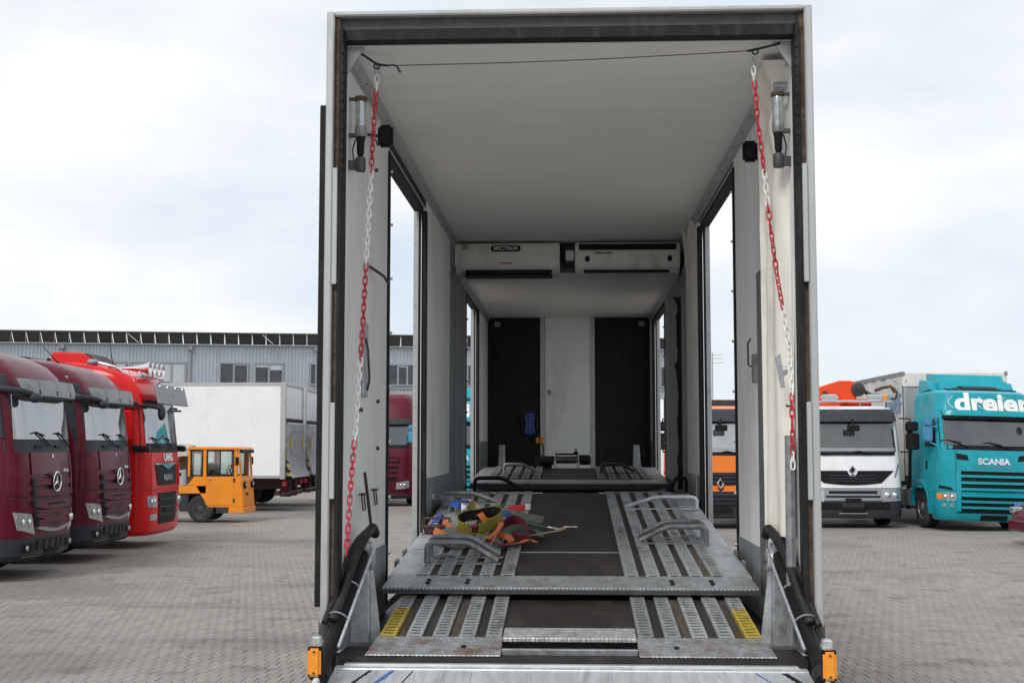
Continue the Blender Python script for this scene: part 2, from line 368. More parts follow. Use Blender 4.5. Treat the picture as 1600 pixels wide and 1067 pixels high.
    def obj(s, name, mat, parent=None, bevel=0.0, smooth=False, loc=None, rot=None, seg=1):
        return place(name, s.mesh(name, mat, bevel, smooth, seg), parent, loc, rot)
def place(name, me, parent=None, loc=None, rot=None):
    o = bpy.data.objects.new(name, me); C.objects.link(o)
    if parent is not None: o.parent = parent
    if loc is not None: o.location = loc
    if rot is not None: o.rotation_euler = rot
    return o
def box(name, mat, parent, x0, x1, y0, y1, z0, z1, bevel=0.0, smooth=False):
    return MB().box(x0, x1, y0, y1, z0, z1).obj(name, mat, parent, bevel, smooth)
def tag(o, label, cat, group=None):
    o['label'] = label; o['category'] = cat
    if group: o['group'] = group
    return o
def thing(name, label, cat, loc=(0, 0, 0), rz=0.0, group=None):
    o = bpy.data.objects.new(name, None); C.objects.link(o); o.empty_display_size = .2
    o.location = loc; o.rotation_euler = (0, 0, rz)
    return tag(o, label, cat, group)
def setting(o, kind='structure'):
    o['kind'] = kind; return o
def copy_tree(o, parent=None):
    c = o.copy(); C.objects.link(c); c.parent = parent
    for ch in list(o.children): copy_tree(ch, c)
    return c
def text_mesh(s, size, bold=0.0, depth=.004, sx=1.0, shear=0.0):
    cu = bpy.data.curves.new('t', 'FONT'); cu.body = s; cu.size = size; cu.offset = bold; cu.extrude = depth/2; cu.shear = shear
    cu.align_x = 'CENTER'; cu.align_y = 'CENTER'; cu.resolution_u = 4
    o = bpy.data.objects.new('t', cu); C.objects.link(o)
    dg = bpy.context.evaluated_depsgraph_get()
    me = bpy.data.meshes.new_from_object(o.evaluated_get(dg))
    bpy.data.objects.remove(o); bpy.data.curves.remove(cu)
    if sx != 1:
        for v in me.vertices: v.co.x *= sx
    return me
def text(name, s, size, mat, parent, mtx, bold=0.0, depth=.004, sx=1.0, fn=None, shear=0.0):
    """lettering as thin raised mesh: x right, y up, z out, placed by mtx (or by fn per vertex)"""
    me = text_mesh(s, size, bold, depth, sx, shear); me.name = name
    me.materials.clear(); me.materials.append(MATS[mat])
    for v in me.vertices: v.co = fn(v.co) if fn else mtx @ v.co
    return place(name, me, parent)
def frame(o, xa, ya):
    """matrix with origin o, x axis xa, y axis ya"""
    xa = Vector(xa).normalized(); ya = Vector(ya).normalized(); za = xa.cross(ya)
    return Matrix(((xa.x, ya.x, za.x, o[0]), (xa.y, ya.y, za.y, o[1]), (xa.z, ya.z, za.z, o[2]), (0, 0, 0, 1)))
# ================================================================ ground
g = MB().add([(-600, -60, -.014), (600, -60, -.014), (600, 3000, -.014), (-600, 3000, -.014)], [(0, 1, 2, 3)])
ground = setting(g.obj('ground', 'paving_far'))
def paver_shape():
    m = MB(); a, b, c = PW/2-.0022, PD/2-.0022, .0035
    lo = [(-a, -b), (a, -b), (a, b), (-a, b)]; hi = [(-a+c, -b+c), (a-c, -b+c), (a-c, b-c), (-a+c, b-c)]
    vs = [(x, y, -.03) for x, y in lo]+[(x, y, -c) for x, y in lo]+[(x, y, 0) for x, y in hi]
    fs = [(8, 9, 10, 11)]+[(i, (i+1) % 4, 4+(i+1) % 4, 4+i) for i in range(4)]+[(4+i, 4+(i+1) % 4, 8+(i+1) % 4, 8+i) for i in range(4)]
    return m.add(vs, fs)
pav = paver_shape(); spots = []
rr = random.Random(3)
for row in range(int(9.2/PD), int(20.5/PD)):
    yc = (row+.5)*PD; off = 0 if row % 2 else -PW/2
    for k in range(int(-11/PW), int(9/PW)):
        xc = (k+.5)*PW+off; px = 889+2000*xc/yc
        if -70 < px < 560 or 1225 < px < 1670:
            vis = (5 < px < 495 or 1292 < px < 1595) and yc > 10.35
            spots.append((xc, yc, vis))
single = sorted([s for s in spots if s[2]], key=lambda s: s[1])[:300]
ss = set(single); pme = pav.mesh('paving_block', 'paving_block')
for x, y, v in single:
    place('paving_block', pme, ground, (x, y, rr.uniform(-.0022, .0012)), (rr.uniform(-.008, .008), rr.uniform(-.012, .012), 0))
mb = MB(); tones = []
for s in spots:
    if s in ss: continue
    dz = rr.uniform(-.0022, .0012); tx, ty = rr.uniform(-.012, .012), rr.uniform(-.008, .008)
    mb.add([(x+s[0], y+s[1], z+dz+x*tx+y*ty) for x, y, z in pav.v], pav.f); tones += [rr.random()]*len(pav.f)
me = bpy.data.meshes.new('paving_blocks'); me.from_pydata(mb.v, [], mb.f); me.materials.append(MATS['paving_block'])
at = me.attributes.new('tone', 'FLOAT', 'FACE'); at.data.foreach_set('value', tones)
setting(place('paving_blocks', me, ground), 'stuff')
# ================================================================ office building behind the yard
A = Vector((-41.5, 82.65, 0)); BANG = math.atan2(3.9, 20.1); bd = Vector((math.cos(BANG), math.sin(BANG), 0))
def bu(px):
    k = (px-889)/2000
    return (k*A.y-A.x)/(bd.x-k*bd.y)
def bz(px, py):
    Y = A.y+bd.y*bu(px); return EYE+(695-py)/2000*Y
bl = thing('office_building', 'long grey corrugated metal building with a dark tilted roof screen behind the yard', 'building', A, BANG)
UE = bu(1070); ZT = 8.62
w = MB(); u = 0.0; P = .24; pts = []
while u < UE:
    pts += [(u, 0), (u+.09, 0), (u+.12, .045), (u+.21, .045)]; u += P
nz = len(pts)
w.add([(a, b, z) for z in (0, ZT) for a, b in pts], [(i, i+1, nz+i+1, nz+i) for i in range(nz-1)])
w.obj('wall', 'corrugated', bl)
MB().box(0, UE, .06, 18, 0, ZT-.02).obj('core', 'frame_grey', bl)
box('coping', 'frame_grey', bl, -.1, UE+.1, -.1, .3, ZT, ZT+.09)
box('roof', 'soffit', bl, 0, UE, .3, 18, ZT+.0, ZT+.05)
def tilt_panel(x0, x1):
    return MB().hexa([(x0, .05, ZT+.12), (x1, .05, ZT+.12), (x1, .12, ZT+.12), (x0, .12, ZT+.12), (x0, -.75, ZT+.80), (x1, -.75, ZT+.80), (x1, -.60, ZT+.84), (x0, -.60, ZT+.84)])
step = .92; k = 0
pm = tilt_panel(.03, step-.03).mesh('screen_panel', 'soffit')
pp = MB().box(-.017, .017, -.72, -.69, .09, .80).box(-.015, .015, -.66, .15, .75, .79).mesh('screen_post', 'galv_dark')
while k*step < UE-step:
    place('screen_panel', pm, bl, (k*step, 0, 0)); place('screen_post', pp, bl, (k*step, 0, ZT-.09+.09)); k += 1
box('eaves_edge', 'soffit', bl, 0, UE, -.82, -.74, ZT+.79, ZT+.86)
for px in (190, 405):
    a = bu(px); MB().tube([(a, -.72, ZT+.75), (a+.75, -.72, ZT+.12)], .03, 6).obj('brace', 'alu', bl)
for px in (83, 290, 491, 697, 1010):
    a = bu(px)
    MB().tube([(a, -.09, 0), (a, -.09, ZT-.25)], .055, 8).obj('downpipe', 'frame_grey', bl)
    box('rain_hopper', 'frame_grey', bl, a-.16, a+.16, -.22, 0, ZT-.3, ZT-.02)
zt, zb = bz(338, 567), bz(338, 598)
def window(p0, p1, n, mat, blind=0.0):
    a, b = bu(p0), bu(p1)
    f = MB()
    f.box(a-.1, b+.1, -.10, .02, zt, zt+.1).box(a-.1, b+.1, -.10, .02, zb-.1, zb).box(a-.1, a, -.10, .02, zb, zt).box(b, b+.1, -.10, .02, zb, zt)
    wdt = (b-a)/n
    for i in range(1, n): f.box(a+i*wdt-.06, a+i*wdt+.06, -.08, .02, zb, zt)
    fo = f.obj('window', 'frame_grey', bl)
    for i in range(n):
        x0 = a+i*wdt+(.06 if i else 0); x1 = a+(i+1)*wdt-(.06 if i < n-1 else 0)
        box('pane', mat, fo, x0, x1, -.03, .01, zb, zt)
        if blind:
            h = blind if not isinstance(blind, (tuple, list)) else blind[i % len(blind)]
            if h: box('roller_blind', 'blind', fo, x0+.01, x1-.01, -.034, -.031, zt-(zt-zb)*h, zt)
window(10, 95, 4, 'house_glass', (.9, .6, .9, .9)); window(130, 185, 3, 'house_glass', (.95, .95, .95)); window(197, 281, 4, 'house_glass', (.98, .98, .94, .98))
window(339, 381, 2, 'house_glass', (0, .08)); window(395, 437, 2, 'house_glass', (.16, .3)); window(483, 525, 2, 'house_glass', 0)
window(560, 590, 2, 'house_glass', .2); window(606, 650, 3, 'house_glass', (0, .1, 0)); window(715, 760, 3, 'house_glass', (.5, 0, .2)); window(1005, 1045, 3, 'house_glass', 0)
box('sill_band', 'frame_grey', bl, 0, UE, -.06, .0, zb-.32, zb-.2)
z2t, z2b = 4.1, 2.4
for p0 in range(20, 1040, 62):
    a = bu(p0); f = MB().box(a, a+2.0, -.08, .02, z2b-.08, z2b).box(a, a+2.0, -.08, .02, z2t, z2t+.08).box(a, a+.08, -.08, .02, z2b, z2t).box(a+1.92, a+2, -.08, .02, z2b, z2t).obj('window', 'frame_grey', bl)
    box('pane', 'house_glass', f, a+.08, a+1.92, -.03, .01, z2b, z2t)
# television mast beyond the building
ma = onY(1113, 560, 88); mast = thing('antenna_mast', 'thin steel mast with television antenna standing beyond the yard', 'antenna', (ma.x, 88, 0))
MB().tube([(0, 0, 0), (0, 0, ma.z+.4)], .035, 6).obj('pole', 'frame_grey', mast)
an = MB()
for dz in (.25, 0, -.3):
    an.tube([(-.1, 0, ma.z+dz), (.75, .1, ma.z+dz)], .014, 5)
    for i in range(6): an.tube([(.1+i*.12, -.22, ma.z+dz), (.1+i*.12, .25, ma.z+dz+.01)], .01, 4)
an.obj('antenna_rods', 'frame_grey', mast)
# ================================================================ the open trailer
YR = 6.63; YF = 18.9; WI, WO = 1.20, 1.285; ZC, ZC2, ZTOP, ZF = 4.05, 3.78, 4.21, .82
tr = thing('box_trailer', 'tall white box trailer with open rear end, ramps inside and side doors open', 'trailer', (0, YR, 0))
tr.location = (0, 0, 0)
def T(name, mat, *a, **k): return box(name, mat, tr, *a, **k)
# rear portal
for s in (-1, 1):
    p = MB().box(s*1.243, s*WO, YR, YR+.12, .98, ZTOP).obj('corner_post', 'silver', tr, .008)
    MB().box(s*1.2155, s*1.2425, YR+.03, YR+.12, .86, 4.18).obj('rust_channel', 'rust', p)
    MB().box(s*1.192, s*1.215, YR-.006, YR+.12, .84, 4.12).obj('rubber_seal', 'seal', p, .006)
    b = MB()
    for zz in [3.98-.052*i for i in range(14)]: b.box(s*1.205, s*1.190, YR-.011, YR+.0, zz, zz+.03)
    setting(b.obj('seal_ribs', 'seal', p), 'stuff')
    for z0, z1 in ((2.74, 3.36), (1.62, 2.12)): MB().box(s*1.217, s*1.244, YR-.006, YR+.029, z0, z1).obj('hinge_plate', 'silver', p, .004)
    MB().lathe([(.03, .90), (.034, .92), (.034, .98), (.026, 1.0)], 12, 'z', (s*1.262, YR+.03, 0)).obj('post_foot', 'dark_steel', p)
tb = MB().box(-1.2428, 1.2428, YR, YR+.12, 4.182, ZTOP).obj('top_beam', 'silver', tr, .008)
MB().box(-1.242, 1.242, YR+.05, YR+.12, 4.12, 4.1815).obj('header_channel', 'dark_steel', tb)
MB().box(-1.2145, 1.2145, YR+.035, YR+.12, 4.056, 4.1195).obj('rubber_seal', 'seal', tb, .005)
# roof and ceilings
T('roof', 'wall_outer', -WO, WO, YR+.121, YF+.1, 4.08, ZTOP-.012)
T('ceiling', 'ceiling', -WI, WI, YR+.121, 13.76, ZC, 4.078)
T('ceiling', 'ceiling', -WI, WI, 13.80, YF, ZC2, ZC2+.05)
T('bulkhead', 'dark_steel', -WI, WI, 13.762, 13.80, ZC2-.02, ZC)
# side walls as panels between the door openings: (side, y0, y1)
def wall(s, y0, y1, z0, z1, mat='wall'):
    o = MB().box(s*WI, s*(WO-.012), y0, y1, z0, z1).obj('side_wall', mat, tr)
    MB().box(s*(WO-.0118), s*WO, y0, y1, z0, z1).obj('outer_skin', 'wall_outer', o)
    return o
def rail(s, y0, y1, zc):
    m = MB()
    m.hexa([(s*WI, y0, zc-.065), (s*(WI-.010), y0, zc-.065), (s*(WI-.010), y1, zc-.065), (s*WI, y1, zc-.065), (s*WI, y0, zc), (s*(WI-.034), y0, zc), (s*(WI-.034), y1, zc), (s*WI, y1, zc)])
    m.box(s*(WI-.0005), s*(WI-.012), y0, y1, zc-.088, zc-.072)
    o = m.obj('cornice', 'silver', tr, .003)
    y = y0+.15; sc = MB()
    while y < y1: sc.box(s*(WI-.014), s*(WI-.024), y, y+.014, zc-.045, zc-.036); y += .42
    setting(sc.obj('screw_heads', 'dark_steel', o), 'stuff')
OPEN = {-1: [(8.42, 10.62, 3.86), (14.85, 16.9, 3.70)], 1: [(9.22, 11.72, 3.90), (15.95, 18.25, 3.68)]}
for s in (-1, 1):
    (a0, a1, az), (b0, b1, bz_) = OPEN[s]
    colY = 12.85 if s < 0 else 13.05
    o = wall(s, YR+.121, a0, ZF, 4.078)
    MB().box(s*(WI-.006), s*(WI-.0005), YR+.14, a0-.02, ZF+.01, 1.26).obj('plinth', 'plinth', o)
    o = wall(s, a1, colY, ZF, 4.078); MB().box(s*(WI-.006), s*(WI-.0005), a1+.05, colY-.01, ZF+.01, 1.62).obj('plinth', 'plinth', o)
    for i, xx in enumerate((-.018, -.006, -.019, -.014)):
        L4 = (b0-colY)/4
        MB().box(s*(WI-.02-xx), s*(WO-.012), colY+L4*i+.004, colY+L4*(i+1)-.004, ZF, 4.047 if i < 2 and colY+L4*(i+1) < 13.7 else ZC2-.002).obj('folding_panel', ('galv_dark', 'plinth')[i % 2], tr, .004)
    MB().box(s*(WO-.0118), s*WO, colY, b0, ZF, 4.078).obj('outer_skin', 'wall_outer', tr)
    o = wall(s, b1, YF, ZF, 4.078); MB().box(s*(WI-.006), s*(WI-.0005), b1+.03, YF-.03, ZF+.01, 1.95).obj('plinth', 'plinth', o)
    for y0, y1, zz in OPEN[s]:
        wall(s, y0, y1, zz+.03, 4.078)
        MB().box(s*(WI+.012), s*(WO+.004), y0+.05, y1-.05, zz-.01, zz+.029).obj('door_seal', 'seal', tr)
        MB().box(s*(WI-.004), s*(WI-.0005), y0, y1, zz+.031, min(zz+.13, (ZC if y0 < 13 else ZC2)-.101)).obj('door_header', 'seal', tr)
        # near edge: black rubber with studs; far jamb: perforated alu strip, rubber, alu lip
        j = MB().box(s*(WI-.014), s*(WI+.04), y0-.045, y0+.012, ZF+.05, zz).obj('door_seal', 'seal', tr, .006)
        zq = 1.2; sm_ = MB().lathe([(.007, -.012), (.01, -.004), (.01, .012)], 8, 'x').mesh('stud', 'chrome')
        while zq < zz: place('stud', sm_, j, (s*(WI-.02), y0-.02, zq)); zq += .36
        MB().box(s*(WI+.055), s*(WO+.012), y1-.016, y1-.0005, ZF, zz+.02).obj('door_jamb', 'silver', tr)
        b = MB(); zq = ZF+.2
        while zq < zz: b.lathe([(.004, -.003), (.004, .002)], 6, 'y', (s*(WI+.078), y1-.0175, zq)); zq += .17
        setting(b.obj('rivets', 'dark_steel', tr), 'stuff')
        MB().box(s*(WI+.032), s*(WI+.054), y1-.04, y1-.0005, ZF, zz).obj('door_seal', 'seal', tr, .004)
        MB().box(s*(WI+.026), s*(WI+.031), y1-.045, y1-.0005, ZF, zz).obj('jamb_lip', 'chrome', tr)
        MB().box(s*(WI-.014), s*(WI+.025), y1-.03, y1+.05, ZF, zz).obj('door_seal', 'seal', tr, .006)
    rail(s, YR+.125, 13.755, ZC); rail(s, 13.81, YF-.02, ZC2)
    MB().box(s*(WO-.02), s*(WO+.002), YR+.02, YF, .52, ZF).obj('side_rail', 'galv_dark', tr)
    # diagonal corner gusset under the roof
    MB().prism([(s*1.195, 4.048), (s*1.10, 4.048), (s*1.195, 3.90)], 'y', YR+.122, YR+.14).obj('corner_gusset', 'silver', tr)
# front end wall: white centre panel between two black ones
T('front_wall', 'wall', -WI, WI, YF, YF+.08, ZF, 4.07)
for x0, x1 in ((-1.195, -.42), (.385, 1.195)): T('dark_panel', 'dark_panel', x0, x1, YF-.016, YF-.0005, 1.3, ZC2-.003)
T('centre_panel', 'wall', -.345, .315, YF-.035, YF-.0005, 1.3, ZC2-.004)
for x0 in (-.418, .318):
    e = T('panel_trim', 'silver', x0, x0+.065, YF-.045, YF-.0005, 1.3, ZC2-.005)
    b = MB()
    for i in range(13): b.lathe([(.008, -.05), (.008, -.04)], 6, 'y', (x0+.02+.02*(i % 2), YF, 1.6+.09*i*(1+.15*(i % 3))))
    setting(b.obj('rivets', 'dark_steel', e), 'stuff')
for x in (-1.10, 1.03): T('interior_lamp', 'frame_grey', x, x+.09, YF-.07, YF-.017, 3.64, 3.72, .012)
MB().lathe([(.03, 0), (.03, .006)], 12, 'y', (-.29, YF-.043, 2.68)).box(-.3, -.27, YF-.05, YF-.036, 2.63, 2.66).obj('latch', 'galv_dark', tr)
# floor, chassis
T('floor', 'floor_ply', -WI, WI, YR+.0, YF, ZF-.06, ZF)
T('floor', 'floor_ply', -WI+.001, WI-.001, 12.3, YF-.001, 1.30, 1.36)
T('floor_edge', 'alu', -1.15, 1.15, YR-.055, YR-.001, ZF-.07, ZF-.028, .006)
for s in (-1, 1): MB().box(s*.42, s*.52, YR+.1, YF, .42, ZF-.062).obj('chassis_beam', 'chassis', tr)
# ---- decks: slotted strips, plates; local frame along a slope
STR1 = (.402, .542, .684, .824, .965); STR2 = (.385, .517, .65, .782, .914)
def ladder(y0, y1, hw, th=.03, rung=.030, pitch=.062, z=0.0, xc=0.0):
    m = MB()
    m.box(xc-hw, xc-hw+.017, y0, y1, z-.025, z+th).box(xc+hw-.017, xc+hw, y0, y1, z-.025, z+th)
    y = y0
    while y < y1-.002:
        e = min(y+rung, y1); m.box(xc-hw+.0171, xc+hw-.0171, y, e, z+th-.006, z+th-.0008); y += pitch
    return m
def deck(name, y0, z0, slope, length, hw, strip_mat, plate_mat, lip, centre=True, wings=False, pitch=.062, yellow=False, lipfull=True, slat='floor_ply', STR=None):
    STR = STR or STR2
    d = thing_part(name, (0, y0, z0), (math.atan(slope), 0, 0))
    cb = MB().box(-hw, hw, lip, length, -.055, -.026).obj('deck_board', 'floor_ply', d)
    MB().box(-STR[0]+.044, STR[0]-.044, lip+.002, length, -.0255, .004).obj('centre_board', 'floor_ply', d)
    for s in (-1, 1):
        for i, c in enumerate(STR):
            y0s = lip+.002
            if yellow and i == 4:
                ladder(y0s, y0s+.62, .042, pitch=pitch, xc=s*c).obj('slotted_strip', 'yellow', d); y0s += .621
            ladder(y0s, length-.01, .042, pitch=pitch, xc=s*c).obj('slotted_strip', strip_mat, d)
        for i in range(4):
            c = (STR[i]+STR[i+1])/2
            MB().box(s*c-.024, s*c+.024, lip+.004, length-.02, -.0255, .012).obj('filler_slat', ('floor_ply', 'wood_slat', 'floor_ply', 'wood_slat')[i] if slat != 'floor_ply' or i in (0, 3) else slat, d)
        if wings:
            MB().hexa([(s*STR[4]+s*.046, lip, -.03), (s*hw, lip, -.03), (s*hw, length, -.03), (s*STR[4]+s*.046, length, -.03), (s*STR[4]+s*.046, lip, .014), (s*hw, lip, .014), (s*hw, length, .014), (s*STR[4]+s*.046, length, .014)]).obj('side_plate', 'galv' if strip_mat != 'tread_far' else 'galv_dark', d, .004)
    if lipfull:
        MB().hexa([(-hw, 0, -.012), (hw, 0, -.012), (hw, lip, -.03), (-hw, lip, -.03), (-hw, 0, .004), (hw, 0, .004), (hw-.02, lip, .02), (-hw+.02, lip, .02)]).obj('lip_plate', plate_mat, d, .003)
    return d
def thing_part(name, loc, rot):
    o = bpy.data.objects.new(name, None); C.objects.link(o); o.empty_display_size = .1
    o.parent = tr; o.location = loc; o.rotation_euler = rot
    return o
D1Y, D1Z, D1S = YR+.0, .842, .108
d1 = deck('rear_ramp', D1Y, D1Z, D1S, 1.75, 1.01, 'tread', 'checker', .235, yellow=True, lipfull=False, slat='wood_slat', STR=STR1)
for s in (-1, 1):
    MB().hexa([(s*.355, 0, -.02), (s*1.05, 0, -.02), (s*1.02, .234, -.05), (s*.355, .234, -.05), (s*.355, 0, -.012), (s*1.05, 0, -.012), (s*1.02, .234, .024), (s*.355, .234, .024)]).obj('lip_plate', 'checker_rust', d1, .003)
    b = MB().lathe([(.013, .0), (.013, .012)], 8, 'z', (s*.55, .10, .0)).obj('bolt_hole', 'seal', d1)
MB().box(-.352, .352, .20, .42, .0045, .026).obj('cross_plate', 'checker_light', d1, .003)
MB().box(-.352, .352, .06, .085, -.03, .004).obj('step_edge', 'galv_dark', d1, .004)
D2Y, D2Z, D2S = 7.75, 1.045, .086
d2 = deck('middle_ramp', D2Y, D2Z, D2S, 4.5, 1.13, 'tread', 'checker', .30, wings=True, slat='floor_ply')
MB().box(-.339, .339, 1.235, 1.25, .0045, .008).obj('joint_strip', 'alu', d2)
for x in (-.86, -.62, .62, .86):
    for yy in (.09, .17): MB().lathe([(.014, .012), (.014, .022)], 8, 'z', (x, yy, 0)).obj('bolt_hole', 'seal', d2)
for s in (-1, 1):
    for yy in (.75, 1.15): MB().box(s*1.131, s*1.155, yy, yy+.09, -.02, .03).obj('hinge_lug', 'galv_dark', d2, .004)
MB().box(-1.13, 1.13, 0, .012, -.035, -.013).obj('lip_edge', 'dark_steel', d2)
T('transverse_beam', 'dark_steel', -1.18, 1.18, 12.28, 12.40, 1.28, 1.43, .01)
for s in (-1, 1):
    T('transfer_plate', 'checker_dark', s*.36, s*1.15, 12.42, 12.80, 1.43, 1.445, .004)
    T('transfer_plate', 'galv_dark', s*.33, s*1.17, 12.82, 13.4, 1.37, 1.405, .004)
MB().tube([(-1.12, 12.25, 1.44), (-.25, 12.25, 1.44)], .012, 8).obj('cross_bar', 'chrome', tr)
MB().tube([(.28, 12.25, 1.44), (.36, 12.25, 1.44)], .012, 8).obj('cross_bar', 'chrome', tr)
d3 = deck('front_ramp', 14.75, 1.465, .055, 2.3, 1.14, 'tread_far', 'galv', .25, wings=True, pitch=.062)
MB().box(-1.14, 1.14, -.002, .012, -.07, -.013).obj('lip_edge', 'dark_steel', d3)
# rear tail-lift platform sloping down behind the sill
pf = thing_part('tail_lift_platform', (0, YR-.06, .775), (R(9), 0, 0))
MB().box(-1.19, 1.19, -2.0, -.035, -.05, -.004).obj('platform_core', 'platform_alu', pf)
n = 17; wd = 2.38/n
for i in range(n):
    x0 = -1.19+i*wd; m = MB().box(x0+.0015, x0+wd-.0015, -2.0, -.036, -.0035, .0)
    for q in range(8):
        xx = x0+.010+q*(wd-.02)/8; m.box(xx, xx+.006, -1.99, -.045, .0001, .0022)
    m.obj('plank', 'platform_alu', pf)
MB().box(-1.19, 1.19, -.034, .02, -.05, .006).obj('hinge_strip', 'platform_alu', pf, .004)
for x, dx, wq, mt in ((-.90, -.05, .022, 'mark_blue'), (-1.01, -.05, .016, 'seal'), (1.05, .06, .03, 'seal'), (.92, .06, .008, 'mark_blue'), (-.79, -.03, .006, 'seal')):
    MB().hexa([(x+dx*7, -1.1, .0024), (x+dx*7+wq, -1.1, .0024), (x+wq, -.05, .0024), (x, -.05, .0024), (x+dx*7, -1.1, .0034), (x+dx*7+wq, -1.1, .0034), (x+wq, -.05, .0034), (x, -.05, .0034)]).obj('paint_mark', mt, pf)
b = MB()
for i in range(9): b.box(-1.1+i*.25, -1.1+i*.25+.16, -.03, -.012, .0065, .009)
setting(b.obj('hinge_knuckles', 'alu', pf), 'stuff')
# hydraulics, pillars and rear lamps
for s in (-1, 1):
    p = thing_part('lift_pillar', (0, 0, 0), (0, 0, 0))
    MB().hexa([(s*1.195, 7.0, ZF), (s*1.085, 7.0, ZF), (s*1.085, 7.13, ZF), (s*1.195, 7.13, ZF), (s*1.185, 7.0, 1.37), (s*1.095, 7.0, 1.37), (s*1.095, 7.13, 1.37), (s*1.185, 7.13, 1.37)]).obj('pillar_box', 'galv', p, .006)
    MB().prism([(s*1.094, 1.35), (s*1.084, ZF+.01), (s*1.03, ZF+.01)], 'y', 7.07, 7.09).obj('gusset', 'galv', p)
    MB().box(s*1.198, s*1.05, 6.95, 7.19, ZF+.0005, ZF+.018).obj('foot_plate', 'galv_dark', p)
    MB().lathe([(.055, -.02), (.06, -.012), (.06, .012), (.04, .02)], 20, 'x', (s*1.085, 7.05, 1.28)).obj('pivot_disc', 'galv', p, 0, 40)
    MB().lathe([(.016, -.035), (.02, -.03), (.02, 0)], 6, 'x', (s*1.085, 7.05, 1.28)).obj('pivot_bolt', 'dark_steel', p)
    a = Vector((s*1.228, 6.36, .79)); c = Vector((s*1.12, 7.0, 1.31))
    d = (a-c).normalized()
    cy = MB().tube([c, c+d*.06, a-d*.02, a], [.030, .036, .036, .036], 16).obj('hydraulic_cylinder', 'black_plastic', tr, 0, 50)
    MB().tube([a-d*.03, a+d*.03], .054, 16).obj('gland', 'rubber', cy, 0, 50)
    MB().tube([a, a+d*.45], .020, 12).obj('piston_rod', 'chrome', cy, 0, 50)
    off = Vector((-s*.058, 0, .03))
    MB().tube([c+off, a+off-d*.12], .009, 8).obj('guide_rod', 'galv', cy, 0, 50)
    # ribbed hose bundle looping over the pillar head
    pts = [Vector((s*1.09, 7.22, 1.40)), Vector((s*1.085, 7.10, 1.445)), Vector((s*1.105, 6.98, 1.41)), Vector((s*1.135, 6.88, 1.335)), Vector((s*1.155, 6.78, 1.24)), Vector((s*1.175, 6.68, 1.13)), Vector((s*1.205, 6.56, 1.01))]
    fine = []
    for i in range(len(pts)-1):
        for q in range(10): fine.append(pts[i].lerp(pts[i+1], q/10))
    fine.append(pts[-1])
    MB().tube(fine, [.024+.004*(i % 2) for i in range(len(fine))], 10).obj('hose', 'rubber', tr, 0, 60)
    pts2 = [p_+Vector((s*.04, -.01, -.03+.02*i/6)) for i, p_ in enumerate(pts)]
    MB().tube(pts2[1:], .018, 8).obj('hose', 'rubber', tr, 0, 60)
    for q in (.35, .62):
        m_ = c.lerp(a, q)+Vector((0, 0, .02)); ax = d.cross(Vector((1, 0, 0))).normalized(); bx_ = d.cross(ax)
        MB().tube([m_+(ax*math.cos(t)+bx_*math.sin(t))*.058 for t in [i*math.pi/8 for i in range(16)]], .004, 5, closed=True).obj('cable_tie', 'frame_grey', tr)
    lm = thing_part('marker_lamp', (s*1.228, 6.22, .865), (0, 0, 0))
    MB().box(-.032, .032, -.02, .012, -.075, .06).obj('lens', 'amber', lm, .012, 40, seg=2)
    MB().box(-.036, .036, .0125, .03, -.08, .065).obj('housing', 'black_plastic', lm, .004)
    for zz in (-.055, .045): MB().lathe([(.006, -.024), (.006, -.018)], 8, 'y', (0, 0, zz)).obj('screw', 'rust', lm)
    MB().box(-s*.03, s*.018, -.008, .05, .066, .115).obj('bracket', 'galv', lm, .008)
    # flasher tubes high on the posts
    fl = thing_part('flasher', (s*1.135, 6.86, 3.60), (0, 0, 0))
    MB().lathe([(.026, 0), (.030, .01), (.030, .17), (.026, .18)], 16, 'z').obj('tube', 'lens', fl, 0, 40)
    MB().lathe([(.034, .18), (.036, .185), (.036, .198), (.03, .205)], 16, 'z').obj('cap', 'rust', fl, 0, 40)
    MB().lathe([(.030, -.02), (.033, -.01), (.033, .035), (.030, .04)], 16, 'z').obj('collar', 'galv_dark', fl, 0, 40)
    MB().lathe([(.012, -.14), (.02, -.11), (.022, -.05), (.028, -.021)], 12, 'z').obj('connector', 'black_plastic', fl, 0, 40)
    MB().lathe([(.028, -.21), (.030, -.20), (.030, -.142), (.026, -.135)], 12, 'z').obj('socket', 'dark_steel', fl, 0, 40)
    MB().box(s*.03, s*.075, -.01, .02, -.02, .0).box(s*.02, s*.075, -.008, .018, .186, .2).box(s*.02, s*.07, -.012, .02, -.20, -.15).obj('bracket', 'dark_steel', fl)
    MB().tube([(s*.03, .01, -.03), (s*.045, .01, -.09), (s*.035, .0, -.16)], .004, 6).obj('cable', 'rubber', fl)
    wl = thing_part('work_lamp', (-1.09 if s < 0 else 1.145, 7.5 if s < 0 else 8.0, 3.74), (0, 0, 0))
    MB().box(-.045, .045, -.03, .03, -.065, .065).obj('housing', 'black_plastic', wl, .014, 40, seg=2)
    MB().tube([(s*.04, 0, 0), (s*.112 if s < 0 else .054, 0, .012)], .010, 8).obj('arm', 'dark_steel', wl)
    MB().tube([(s*.02, -.03, -.05), (s*.04, -.06, -.07), (s*.052, -.05, -.03)], .005, 6).obj('cable', 'rubber', wl)
T('side_flap', 'seal', -1.345, -1.302, 6.78, 8.6, 1.05, 3.74, .006)
T('side_strip', 'wall_outer', 1.287, 1.30, 6.80, 9.0, 1.0, 3.3)
